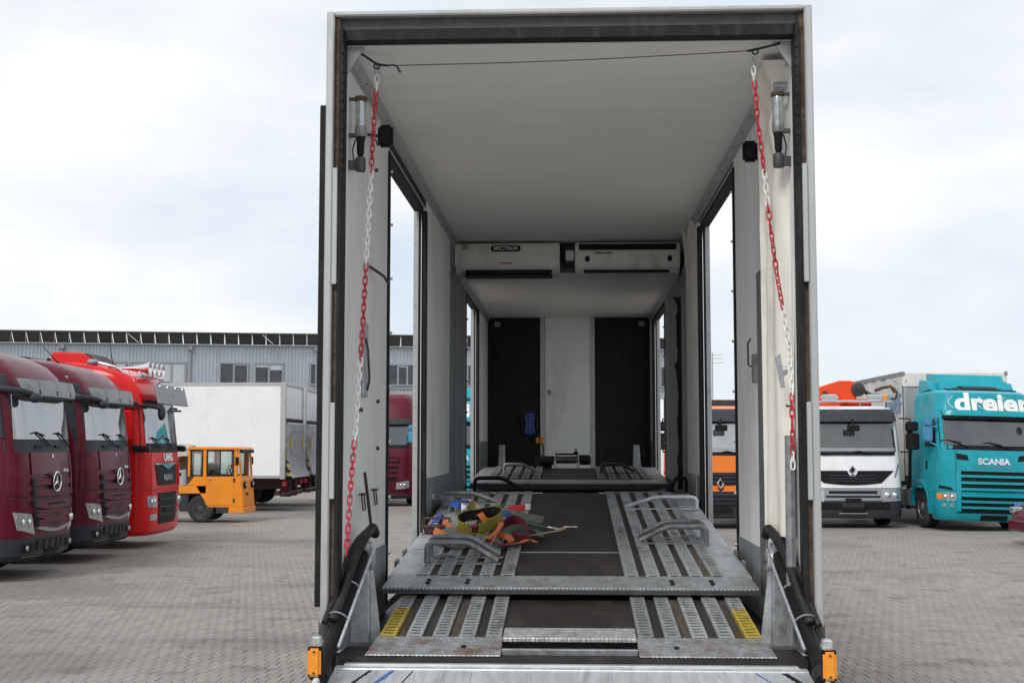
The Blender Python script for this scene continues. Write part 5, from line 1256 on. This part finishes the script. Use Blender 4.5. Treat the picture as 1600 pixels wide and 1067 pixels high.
for y in (-1, 1): pass
b = MB().tube([(-.42, -1.02, 2.90), (-.38, 0, 2.92), (-.42, 1.02, 2.90)], .022, 8)
for y in (-.9, -.3, .3, .9): b.tube([(-.4, y, 2.91), (-.5, y, 2.74)], .016, 6)
b.obj('lamp_bar', 'chrome', wt, 0, 60)
for y in (-.42, .62):
    l_ = MB().box(-.45, -.36, y-.2, y+.2, 2.935, 3.08).obj('spot_lamp', 'chrome', wt, .04, 40, seg=2)
    MB().box(-.358, -.352, y-.17, y+.17, 2.96, 3.055).obj('lens', 'lens', l_)
MB().box(-.50, -.40, .78, .94, 2.9, 3.08).obj('beacon', 'amber', wt, .03)
# loading crane folded behind the cab
cr = thing('loading_crane', 'orange loading crane folded behind the white truck cab', 'crane', (7.0, 32.6, 0), -math.pi/2)
MB().box(-.35, .35, -.5, .5, .9, 2.5).obj('column', 'chassis', cr, .03)
pl = [(-.55, 2.7), (.95, 2.7), (1.0, 3.02), (.80, 3.16), (.55, 3.30), (.1, 3.55), (-.25, 3.60), (-.5, 3.5)]
MB().prism([(y, z) for y, z in [(-1.2, 2.6), (.15, 2.6), (.18, 3.42), (.05, 3.50), (-.25, 3.50), (-.75, 3.34), (-1.15, 3.10)]], 'x', .05, .35).obj('boom', 'crane_orange', cr, .03)
MB().lathe([(.15, .30), (.17, .32), (.17, .40), (.12, .42)], 24, 'x', (0, .20, 3.27)).obj('slew_ring', 'chassis', cr, 0, 40)
MB().lathe([(.06, .345), (.06, .40)], 16, 'x', (0, -.62, 3.18)).obj('boom_hole', 'chassis', cr)
MB().tube([(.4, -.25, 2.98), (.4, .1, 2.95), (.42, .5, 2.95)], .09, 10).obj('ram', 'crane_orange', cr, 0, 50)
MB().tube([(.2, .15, 3.4), (.2, .45, 3.2), (.2, .62, 3.1)], .05, 8).tube([(.3, .50, 3.1), (.3, .75, 3.08)], .09, 12).obj('hose_reel', 'chassis', cr, 0, 50)
MB().tube([(.2, .65, 3.25), (.2, .85, 3.33), (.2, 1.05, 3.36), (.2, 1.15, 3.2)], .04, 8).obj('outer_arm', 'rust', cr, 0, 50)
MB().tube([(.2, 1.1, 3.34), (.2, 1.2, 3.2), (.2, 1.15, 3.05), (.2, 1.05, 3.05)], .03, 8).obj('hook', 'rust', cr, 0, 50)
ot, ocb = diamond_truck('orange_truck', (3.46, 29.6, 0), -math.pi/2, 'orange truck with diamond badge and dark grey bumper seen through the side door', True)
# ---------------------------------------------------------------- teal trucks with lettered roof band
def teal_truck(loc, rz, label, roll=0.0):
    t = thing('teal_truck', label, 'truck', loc, rz, 'teal trucks with lettered roof band')
    cb = Cab([(.2, -.12, 1.08, .28, .10), (.28, -.04, 1.14, .30, .12), (.5, 0, 1.16, .30, .12), (.92, 0, 1.16, .30, .12), (1.5, -.05, 1.16, .28, .11), (1.86, -.10, 1.15, .26, .10), (2.52, -.30, 1.12, .24, .09), (2.62, -.32, 1.11, .26, .09), (2.75, -.38, 1.10, .28, .10), (3.08, -.46, 1.07, .32, .12), (3.14, -.58, 1.0, .3, .10), (3.18, -.9, .94, .3, .06)])
    cb.shell('cab', 'teal', t, .90, 3.18, 2.0); cb.shell('lower_front', 'teal', t, .22, .8995, .70)
    # roof deflector
    MB().hexa([(-2.05, -1.06, 2.9), (-.98, -1.0, 3.06), (-.98, 1.0, 3.06), (-2.05, 1.06, 2.9), (-2.05, -1.04, 3.60), (-1.35, -.96, 3.54), (-1.35, .96, 3.54), (-2.05, 1.04, 3.60)]).obj('roof_deflector', 'teal', t, .17, 40, seg=4)
    MB().box(-1.25, -.85, -.55, .55, 3.13, 3.22).obj('roof_hatch', 'grey_plastic', t, .03)
    MB().tube([(-.72, -.8, 3.16), (-.72, .8, 3.16)], .02, 8).tube([(-.9, -.8, 3.18), (-.9, .8, 3.18)], .016, 8).obj('roof_bar', 'black_plastic', t)
    MB().hexa([(-1.1, -.4, 3.22), (-.8, -.4, 3.20), (-.8, .4, 3.20), (-1.1, .4, 3.22), (-1.1, -.4, 3.27), (-.8, -.4, 3.24), (-.8, .4, 3.24), (-1.1, .4, 3.27)]).obj('hatch_glass', 'side_glass', t)
    cb.patch('roof_band', 'teal', t, ((-.92, 2.70), (.92, 2.70), (.88, 3.08), (-.88, 3.08)), .012, .02, ny=16)
    cb.text('band_lettering', 'dreier', .56, 'letter_white', t, .12, 2.855, .021, 1.24, .03)
    for y in (-.56, .06, .62): 
        m = MB(); pts = []
        for i in range(17):
            a = R(130+200*i/16); yy, zz = y+.29*math.cos(a)*1.05, 2.87+.165*math.sin(a); pts.append((cb.fx(yy, zz)+.018, yy, zz))
        m.tube(pts, .008, 5).obj('ring_mark', 'letter_white', t, 0, 60)
    cb.patch('sun_visor', 'teal', t, ((-1.03, 2.56), (1.03, 2.56), (1.05, 2.69), (-1.05, 2.69)), .16, .10, ny=16, nz=2)
    cb.patch('visor_shade', 'black_plastic', t, ((-1.03, 2.50), (1.03, 2.50), (1.03, 2.5595), (-1.03, 2.5595)), .12, .10, ny=16, nz=1)
    cb.patch('screen_surround', 'black_plastic', t, ((-1.11, 1.80), (1.11, 1.80), (1.09, 2.555), (-1.09, 2.555)), .006, .02, ny=18)
    cb.patch('windscreen', 'windscreen_dark', t, ((-1.04, 1.90), (1.04, 1.90), (1.02, 2.52), (-1.02, 2.52)), .014, .01, ny=18, nz=8)
    wiper(cb, t, -.5, 1.84, .5, 160); wiper(cb, t, .4, 1.84, .5, 165)
    cb.rect('bonnet', 'teal', t, -.80, .80, 1.36, 1.79, .022, .03, ny=14)
    cb.text('maker_lettering', 'SCANIA', .185, 'chrome', t, .0, 1.54, .010, 1.10, .04)
    cb.patch('chrome_line', 'frame_grey', t, ((-.42, 1.415), (.42, 1.415), (.42, 1.425), (-.42, 1.425)), .035, .02, ny=8, nz=1)
    for sd in (-1, 1): cb.patch('bonnet_vent', 'black_plastic', t, ((sd*.80, 1.58), (sd*.55, 1.56), (sd*.58, 1.68), (sd*.82, 1.72)), .026, .02, ny=4, nz=2)
    cb.rect('grille_back', 'black_plastic', t, -.76, .76, .88, 1.355, .006, .02, ny=12)
    for z in (1.19, 1.045, .90): cb.patch('grille_slat', 'teal', t, ((-.76, z), (.76, z), (.80, z+.055), (-.80, z+.055)), .04, .05, ny=12, nz=2)
    cb.rect('grille_top', 'teal', t, -.8, .8, 1.325, 1.3595, .04, .05, ny=12, nz=1)
    cb.rect('lower_grille_back', 'black_plastic', t, -.76, .76, .40, .80, .008, .02, ny=12)
    for z in (.76, .63, .50): cb.patch('grille_slat', 'teal', t, ((-.72, z), (.72, z), (.76, z+.05), (-.76, z+.05)), .05, .05, ny=12, nz=2)
    cb.rect('blue_plate', 'sky_blue', t, .42, .62, .44, .68, .065, .01, ny=2, nz=2)
    plate(cb, t, .30, 0, .30, .06)
    for sd in (-1, 1):
        for y0, y1 in ((.74, .84),): cb.rect('grille_pillar', 'teal', t, sd*y0, sd*y1, .44, 1.34, .045, .05, ny=2)
        lamp(cb, t, ((sd*1.10, .66), (sd*.84, .66), (sd*.84, .84), (sd*1.12, .84)), .014)
        cb.patch('indicator', 'amber', t, ((sd*1.155, .69), (sd*1.105, .68), (sd*1.105, .83), (sd*1.158, .82)), .016, .02, ny=2, nz=2)
        for y in (.92, 1.06): MB().lathe([(.045, 0), (.04, .02), (.01, .025)], 14, 'x', (cb.fx(y, .55)+.006, sd*y, .55)).obj('fog_lamp', 'lens', t, 0, 40)
        cb.patch('corner_seam', 'teal_dark', t, ((sd*.84, .86), (sd*.825, .86), (sd*.825, 1.78), (sd*.84, 1.78)), .006, .012, ny=1, nz=6)
        cb.patch('corner_seam', 'teal_dark', t, ((sd*1.14, .885), (sd*.80, .885), (sd*.80, .90), (sd*1.14, .90)), .006, .012, ny=6, nz=1)
        cb.patch('corner_slot', 'black_plastic', t, ((sd*1.14, .93), (sd*.90, .90), (sd*.94, .96), (sd*1.14, 1.0)), .012, .02, ny=4, nz=1)
        cb.side('side_window', 'side_glass', t, sd, [(-.42, 1.86), (-1.15, 1.86), (-1.15, 2.48), (-.60, 2.48)], .008)
        cb.side('door_gap', 'teal_dark', t, sd, [(-.40, .95), (-.412, .95), (-.412, 1.85), (-.40, 1.85)], .004)
        cb.side('door_gap', 'teal_dark', t, sd, [(-1.28, .95), (-1.292, .95), (-1.292, 2.5), (-1.28, 2.5)], .004)
        cb.side('filler_port', 'black_plastic', t, sd, [(-.95, 1.35), (-1.05, 1.33), (-1.06, 1.52), (-.96, 1.54)], .01)
        cb.side('locker_seam', 'teal_dark', t, sd, [(-1.3, 1.62), (-1.98, 1.62), (-1.98, 1.632), (-1.3, 1.632)], .004)
        MB().tube([(-.42, sd*1.10, 2.52), (-.46, sd*1.22, 2.52), (-.52, sd*1.26, 2.3), (-.52, sd*1.26, 1.95), (-.42, sd*1.13, 1.88)], .022, 8).tube([(-.40, sd*1.13, 2.3), (-.52, sd*1.24, 2.3)], .018, 8).obj('mirror_arm', 'sky_blue', t, 0, 60)
        MB().box(-.62, -.48, sd*1.20, sd*1.42, 1.96, 2.30).obj('mirror', 'sky_blue', t, .03, 40, seg=3)
        MB().box(-.62, -.48, sd*1.20, sd*1.40, 2.32, 2.47).obj('mirror', 'sky_blue', t, .03, 40, seg=3)
        MB().hexa([(-.9, sd*1.0, .34), (-.7, sd*1.0, .34), (-.7, sd*1.17, .34), (-.9, sd*1.17, .34), (-.9, sd*1.0, .9), (-.7, sd*1.0, .9), (-.7, sd*1.17, .9), (-.9, sd*1.17, .9)]).obj('step_box', 'teal', t, .01)
        MB().prism([(-1.45+.62*math.cos(R(a)), .47+.62*math.sin(R(a))) for a in range(0, 181, 15)]+[(-1.45+.54*math.cos(R(a)), .47+.54*math.sin(R(a))) for a in range(180, -1, -15)], 'y', sd*.84, sd*1.175).obj('wheel_arch', 'teal', t, .01)
    MB().sphere((.0, .86, 2.42), (.08, .07, .1), 12, 8).obj('kerb_mirror', 'black_plastic', t, 0, 60)
    MB().box(-1.98, -.5, -1.1, 1.1, .60, .8995).obj('cab_floor', 'chassis', t)
    chassis(t, axles=(-1.45, -4.7))
    MB().box(-2.5, -2.05, -.7, .7, .9, 1.9).obj('engine_back', 'chassis', t)
    MB().tube([(-2.25, -1.06, .9), (-2.25, -1.06, 2.1)], .09, 12).obj('air_pipe', 'black_plastic', t, 0, 50)
    MB().lathe([(.06, 2.1), (.16, 2.25), (.16, 2.27)], 14, 'z', (-2.25, -1.06, 0)).obj('air_intake', 'black_plastic', t, 0, 40)
    if roll: t.rotation_euler = (roll, 0, rz)
    return t, cb
teal_truck((9.40, 29.0, -.02), -math.pi/2+R(4.5), 'teal truck with white band lettering coupled to a pale curtain-sided trailer', -R(1.5))
teal_truck((-3.18, 36.0, 0), -math.pi/2, 'teal truck with white band lettering standing next to a maroon truck behind the open trailer')
# curtain-sided semi-trailer behind the teal truck
ct = thing('curtain_trailer', 'pale grey curtain-sided semi-trailer with blue lettering behind the teal truck', 'trailer', (9.50, 31.95, 0), R(1))
MB().box(-1.24, 1.24, .0, 13.0, 1.02, 1.14).obj('bed', 'chassis', ct)
MB().box(-1.25, 1.25, .0, .08, 1.14, 3.52).obj('front_wall', 'silver', ct, .01)
for x in (-1.2, -.8, -.4, 0, .4, .8, 1.15): MB().box(x-.02, x+.02, -.02, -.0005, 1.16, 3.5).obj('front_rib', 'silver', ct)
for sd in (-1, 1):
    g_ = []
    for j in range(53):
        y = .10+j*.245; g_.append([Vector((sd*(1.26+.018*math.sin(j*1.57)+.006*math.sin(z*4+j)), y, 1.02+z)) for z in (0, .5, 1.0, 1.6, 2.2, 2.6)])
    MB().sheet(g_, .01).obj('side_curtain', 'tarp', ct, 0, 60)
    MB().box(sd*1.22, sd*1.29, 0, 13, 3.6, 3.70).obj('roof_rail', 'galv_dark', ct)
MB().hexa([(-1.28, -.04, 3.30), (1.28, -.04, 3.30), (1.28, 1.0, 3.52), (-1.28, 1.0, 3.52), (-1.28, .02, 3.70), (1.28, .02, 3.70), (1.28, 1.0, 3.715), (-1.28, 1.0, 3.715)]).obj('roof_hood', 'tarp', ct, .04)
MB().box(-1.25, 1.25, 1.001, 13, 3.62, 3.705).obj('roof', 'tarp', ct)
text('side_lettering', 'KNAUF', .72, 'letter_blue', ct, frame((-1.30, .85, 2.90), (0, -1, 0), (0, 0, 1)), .0, .006, .62)
for y in (8.8, 10.1, 11.4):
    for sd in (-1, 1): o = wheel(ct, sd*1.05, y, .47, sd, TYS, RMS); o.rotation_euler = (0, 0, -math.pi/2*sd)
for sd in (-1, 1): MB().box(sd*.9, sd*1.0, 2.6, 2.8, .05, 1.02).obj('landing_leg', 'chassis', ct)
# ---------------------------------------------------------------- plain maroon truck seen through the door opening
def plain_maroon(loc, rz):
    t = thing('maroon_truck', 'maroon truck with rounded roof seen through the side door beside a teal truck', 'truck', loc, rz)
    cb = Cab([(.22, -.10, 1.08, .26, .08), (.32, -.02, 1.14, .28, .10), (.8, 0, 1.16, .28, .10), (1.6, -.06, 1.15, .28, .10), (1.85, -.12, 1.14, .26, .1), (2.6, -.34, 1.10, .24, .09), (2.85, -.42, 1.08, .28, .1), (3.3, -.62, 1.02, .32, .1), (3.5, -.9, .96, .32, .08), (3.56, -1.3, .9, .3, .05)])
    cb.shell('cab', 'maroon', t, .8, 3.56, 2.2); cb.shell('lower_front', 'maroon', t, .36, .7995, .8); cb.shell('bumper', 'chassis', t, .22, .3595, .7)
    cb.patch('screen_surround', 'black_plastic', t, ((-1.10, 1.80), (1.10, 1.80), (1.07, 2.64), (-1.07, 2.64)), .006, .02, ny=18)
    cb.patch('windscreen', 'windscreen_dark', t, ((-1.02, 1.9), (1.02, 1.9), (.98, 2.58), (-.98, 2.58)), .014, .01, ny=18)
    cb.patch('sun_visor', 'grey_plastic', t, ((-1.0, 2.55), (1.0, 2.55), (1.02, 2.72), (-1.02, 2.72)), .15, .06, ny=14, nz=2)
    wiper(cb, t, -.4, 1.84, .5, 160); wiper(cb, t, .4, 1.84, .5, 165)
    cb.patch('grille', 'black_plastic', t, ((-.62, .78), (.62, .78), (.74, 1.52), (-.74, 1.52)), .008, .02, ny=10)
    for i, z in enumerate((1.38, 1.22, 1.06, .90)): cb.rect('grille_slat', 'maroon', t, -.70+.02*i, .70-.02*i, z, z+.10, .04, .05, ny=10, nz=2)
    for sd in (-1, 1):
        lamp(cb, t, ((sd*1.02, .56), (sd*.62, .52), (sd*.62, .72), (sd*1.02, .80)), .014)
        cb.patch('lower_slot', 'black_plastic', t, ((sd*.98, .44), (sd*.5, .44), (sd*.5, .50), (sd*.98, .50)), .01, .02, ny=5, nz=1)
        cb.side('side_window', 'side_glass', t, sd, [(-.5, 1.9), (-1.3, 1.9), (-1.3, 2.5), (-.68, 2.5)], .008)
        mirror_arm(t, 1.13, .1, 2.1, sd, 'black_plastic', .2, .6, True)
    plate(cb, t, .62); chassis(t)
plain_maroon((-6.02, 40.0, 0), -math.pi/2)
# ---------------------------------------------------------------- box-body trucks with tail lifts, rear end towards +x
def box_truck(loc, rz, label, group):
    t = thing('box_truck', label, 'truck', loc, rz, group)
    # local: x forward (cab end), rear at x = 0
    MB().box(.14, 7.4, -1.25, 1.25, .96, 3.68).obj('box_body', 'white_paint', t, .012)
    for sd in (-1, 1):
        MB().box(0, .139, sd*1.13, sd*1.27, .92, 3.70).obj('rear_post', 'silver', t, .01)
        MB().box(.141, 7.4, sd*1.251, sd*1.262, 3.6, 3.69).box(.141, 7.4, sd*1.251, sd*1.262, .95, 1.03).obj('edge_trim', 'silver', t)
    MB().box(0, .139, -1.129, 1.129, 3.60, 3.70).obj('rear_header', 'silver', t, .01)
    MB().box(.03, .138, -1.129, 1.129, 2.66, 3.599).obj('rear_door', 'white_paint', t, .01)
    MB().box(-.02, .137, -1.129, 1.129, 2.55, 2.659).obj('rubber_buffer', 'seal', t, .01)
    # raised tail lift: flat plate with a curved foot
    pr = [(-.02, 2.549), (-.06, 2.52), (-.07, 1.6), (-.10, 1.35), (-.20, 1.05), (-.25, .98), (-.21, .95), (-.10, 1.08), (-.01, 1.4), (.02, 2.549)]
    m = MB(); n_ = len(pr); m.add([(x, y, z) for y in (-1.12, 1.12) for x, z in pr], [tuple(range(n_)), tuple(range(n_, 2*n_))[::-1]]+[(i, (i+1) % n_, n_+(i+1) % n_, n_+i) for i in range(n_)])
    tl = m.obj('tail_lift', 'galv', t, 0, 35)
    for z in (2.3, 2.05): MB().box(-.075, -.062, -1.10, 1.10, z, z+.02).obj('lift_rib', 'silver', tl)
    for y in (-.86, .86): MB().box(-.085, -.072, y-.12, y+.12, 1.78, 2.18).obj('warning_plate', 'yellow', tl); 
    for sd in (-1, 1):
        for i in range(5):
            z = 1.0+i*.12; MB().hexa([(-.16+.02*i, sd*1.135, z), (-.02, sd*1.135, z+.05), (-.02, sd*1.15, z+.05), (-.16+.02*i, sd*1.15, z), (-.15+.02*i, sd*1.135, z+.06), (-.02, sd*1.135, z+.11), (-.02, sd*1.15, z+.11), (-.15+.02*i, sd*1.15, z+.06)]).obj('hazard_stripe', 'yellow' if i % 2 == 0 else 'seal', tl)
    MB().box(.2, 7.2, .32, .42, .62, .955).box(.2, 7.2, -.42, -.32, .62, .955).box(.15, .3, -1.2, 1.2, .46, .58).obj('chassis_frame', 'maroon_dark', t)
    MB().tube([(.05, -1.2, .50), (.05, 1.2, .50)], .07, 8).obj('under_run_bar', 'maroon_dark', t, 0, 50)
    MB().box(.0, .3, -.5, -.3, .4, .95).box(.0, .3, .3, .5, .4, .95).box(-.08, .1, -.1, .2, .7, .9).obj('lift_arm', 'maroon_dark', t)
    for y in (-1.05, 1.05): MB().box(.0, .09, y-.12, y+.12, .72, .86).obj('tail_lamp', 'red_plastic', t, .02)
    for ax in (1.9, 6.2):
        for sd in (-1, 1): wheel(t, ax, sd*1.0, .47, sd, TYS, RMS)
    MB().box(2.8, 4.6, -1.2, -1.15, .5, .95).box(2.8, 4.6, 1.15, 1.2, .5, .95).obj('side_guard', 'frame_grey', t)
    cb = MB().box(7.5, 9.2, -1.15, 1.15, .5, 3.0).obj('cab', 'white_paint', t, .15, 40, seg=3)
    return t
box_truck((-8.12, 37.7, 0), math.pi, 'white box truck with raised tail lift parked behind the orange tow tractor', 'white box trucks with raised tail lifts')
box_truck((-8.25, 41.2, 0), math.pi, 'white box truck with raised tail lift, parked beside another box truck near the office building', 'white box trucks with raised tail lifts')
box_truck((4.1, 58, 0), -math.pi/2, 'white box truck with raised tail lift far behind the orange truck', 'white box trucks with raised tail lifts')
# ---------------------------------------------------------------- orange electric tow tractor
tg = thing('tow_tractor', 'small orange tow tractor with glazed cab and covered load bed', 'tow tractor', (-8.05, 32.1, 0), 0); tg.scale = (.8, 1, 1)
hw = .58
body = [(-1.62, .42), (-.52, .42), (-.55, .72), (-1.45, .74), (-1.75, .72), (-2.3, .72), (-3.4, .72), (-3.4, .92), (-1.72, .92), (-1.55, .82), (-.60, .98)]
MB().box(-3.4, -1.05, -hw, hw, .70, .90).obj('platform', 'tug_orange', tg, .01)
MB().prism([(-1.5, .90), (-1.1, .36), (-.02, .36), (-.0, .42), (-.06, 1.02), (-.11, 1.12), (-1.55, 1.12), (-1.75, .9005)], 'y', -hw, hw).obj('cab_body', 'tug_orange', tg, .012)
MB().prism([(-.02, .22), (.03, .22), (.03, .36), (-.02, .3595), (-.45, .3595), (-.45, .22)], 'y', -hw-.01, hw+.01).obj('front_skirt', 'tug_orange', tg, .01)
MB().box(-.85, -.46, -hw+.01, hw-.01, .22, .3595).obj('skirt_dark', 'grey_plastic', tg)
for y in (-hw, hw-.06):
    for x0, x1, lean in ((-1.75, -1.68, 0), (-1.27, -1.17, 0), (-.30, -.20, -.0)):
        MB().box(x0, x1, y, y+.06, 1.121, 1.78).obj('cab_post', 'tug_orange', tg, .006)
    MB().hexa([(-.12, y, 1.121), (-.07, y, 1.121), (-.07, y+.06, 1.121), (-.12, y+.06, 1.121), (-.19, y, 1.78), (-.14, y, 1.78), (-.14, y+.06, 1.78), (-.19, y+.06, 1.78)]).obj('cab_post', 'tug_orange', tg, .006)
MB().prism([(-1.78, 1.781), (-.06, 1.781), (-.12, 1.845), (-1.74, 1.86)], 'y', -hw-.02, hw+.02).obj('cab_roof', 'tug_orange', tg, .012)
MB().box(-.19, -.02, -hw+.065, hw-.065, 1.70, 1.7805).obj('roof_lip', 'grey_plastic', tg)
for y in (-hw+.02, hw-.028):
    for x0, x1 in ((-1.67, -1.28), (-1.16, -.31)):
        f = MB().box(x0, x1, y-.006, y+.014, 1.122, 1.16).box(x0, x1, y-.006, y+.014, 1.74, 1.779).box(x0, x0+.035, y-.006, y+.014, 1.16, 1.74).box(x1-.035, x1, y-.006, y+.014, 1.16, 1.74)
        if x1-x0 > .5: f.box((x0+x1)/2-.012, (x0+x1)/2+.012, y-.006, y+.014, 1.16, 1.74)
        f = f.obj('window_frame', 'seal', tg)
        MB().box(x0+.036, x1-.036, y, y+.006, 1.161, 1.739).obj('pane', 'clear_glass', f)
MB().hexa([(-.105, -hw+.065, 1.13), (-.10, -hw+.065, 1.13), (-.10, hw-.065, 1.13), (-.105, hw-.065, 1.13), (-.165, -hw+.065, 1.695), (-.16, -hw+.065, 1.695), (-.16, hw-.065, 1.695), (-.165, hw-.065, 1.695)]).obj('windscreen', 'clear_glass', tg)
MB().box(-1.69, -1.68, -hw+.07, hw-.07, 1.13, 1.77).obj('rear_pane', 'clear_glass', tg)
MB().box(-1.45, -1.05, -.3, .3, .95, 1.45).obj('seat', 'seal', tg, .05)
MB().tube([(-.5, -.1, 1.12), (-.62, -.1, 1.3)], .02, 8).tube([(-.62+.05*math.cos(a), -.1+.17*math.sin(a), 1.3+.10*math.cos(a)) for a in [i*math.pi/8 for i in range(16)]], .014, 6, closed=True).obj('steering_wheel', 'seal', tg, 0, 60)
for sd in (-1, 1):
    MB().box(-1.17, -.30, sd*(hw+.0005), sd*(hw+.012), .42, 1.12).obj('door', 'tug_orange', tg, .004)
    MB().box(-1.12, -.98, sd*(hw+.013), sd*(hw+.03), 1.04, 1.06).obj('door_handle', 'chrome', tg)
    for z in (.5, 1.0): MB().box(-.31, -.27, sd*(hw+.013), sd*(hw+.03), z, z+.08).obj('hinge', 'seal', tg)
    wheel(tg, -1.33, sd*(hw-.10), .33, sd, tyre_mesh(.33, .2), rim_mesh(.33, .2, 'rim_dark'))
    wheel(tg, -3.0, sd*(hw-.10), .33, sd, tyre_mesh(.33, .2), rim_mesh(.33, .2, 'rim_dark'))
    h = MB().box(-.03, .02, sd*.36-.07, sd*.36+.07, .82, 1.0).obj('headlight', 'black_plastic', tg, .02)
    MB().lathe([(.05, .0), (.045, .02), (.01, .03)], 14, 'x', (.02, sd*.36, .92)).obj('lens', 'lens', h, 0, 40)
    MB().tube([(-.25, sd*hw, 1.5), (-.15, sd*(hw+.12), 1.5)], .01, 6).box(-.2, -.12, sd*(hw+.1), sd*(hw+.2), 1.4, 1.6).obj('mirror', 'black_plastic', tg)
text('maker_lettering', 'STILL', .085, 'letter_dark', tg, frame((.0-.022, -.12, .68), (0, 1, 0), (0, 0, 1)), .003, .02, 1.2)
MB().box(-2.9, -1.72, -hw+.03, hw-.03, .28, .6995).obj('battery_box', 'grey_plastic', tg, .01)
MB().box(-2.6, -2.45, -hw+.018, -hw+.0295, .46, .58).obj('label_plate', 'letter_white', tg)
MB().box(-2.9, -2.2, -hw+.016, -hw+.0295, .32, .38).obj('label_strip', 'frame_grey', tg)
for z0, z1 in ((.905, 1.09), (1.095, 1.28)):
    b = MB().box(-3.35, -1.85, -hw, -hw+.03, z0, z1).obj('drop_side', 'silver', tg, .006)
MB().box(-1.88, -1.80, -hw-.01, -hw+.04, .905, 1.30).obj('side_post', 'frame_grey', tg)
MB().box(-2.25, -1.95, -hw-.008, -hw-.0005, 1.14, 1.22).obj('side_slot', 'black_plastic', tg)
MB().box(-3.35, -1.85, hw-.4, hw-.36, .91, 1.75).obj('cargo_board', 'board', tg, .01)
g_ = []; rr_ = random.Random(11)
for i in range(13):
    x = -3.4+i*.145
    g_.append([Vector((x+rr_.uniform(-.03, .03), -hw+.02+j*.115, 1.80+.10*math.sin(j*.5+.4)+rr_.uniform(-.035, .035)-(.28-.02*i if j == 0 else 0)-(.12*(i > 8)*(j < 2)))) for j in range(11)])
MB().sheet(g_, .015).obj('tarpaulin', 'tarp_dirty', tg, 0, 50)
for ch in tg.children:
    if ch.name.startswith('wheel'): ch.scale = (1.25, 1, 1)
# ---------------------------------------------------------------- maroon car, only its corner in the frame
ca = thing('maroon_car', 'dark red car parked in front of the teal truck', 'car', (8.62, 24.9, 0), math.pi)
MB().prism([(0.0, .30), (-.03, .52), (-.12, .70), (-.5, .80), (-1.05, .88), (-1.7, 1.36), (-2.9, 1.40), (-3.6, 1.0), (-4.1, .92), (-4.2, .6), (-4.15, .28)], 'y', -.84, .84).obj('body', 'maroon', ca, .07, 40, seg=3)
MB().prism([(-1.15, .92), (-1.72, 1.30), (-2.85, 1.33), (-3.4, 1.0)], 'y', -.846, .846).obj('side_windows', 'side_glass', ca)
MB().box(-.06, .012, -.86, .86, .24, .46).obj('bumper', 'maroon', ca, .03)
for sd in (-1, 1):
    MB().box(-.28, .0, sd*.55, sd*.83, .58, .70).obj('headlight', 'lens', ca, .03)
    for x in (-.8, -3.3): wheel(ca, x, sd*.74, .31, sd, tyre_mesh(.31, .2), rim_mesh(.31, .2))
# trailer root at its base, parts keep their places
for ch in list(tr.children): ch.location.y -= 12.7
tr.location = (0, 12.7, 0)
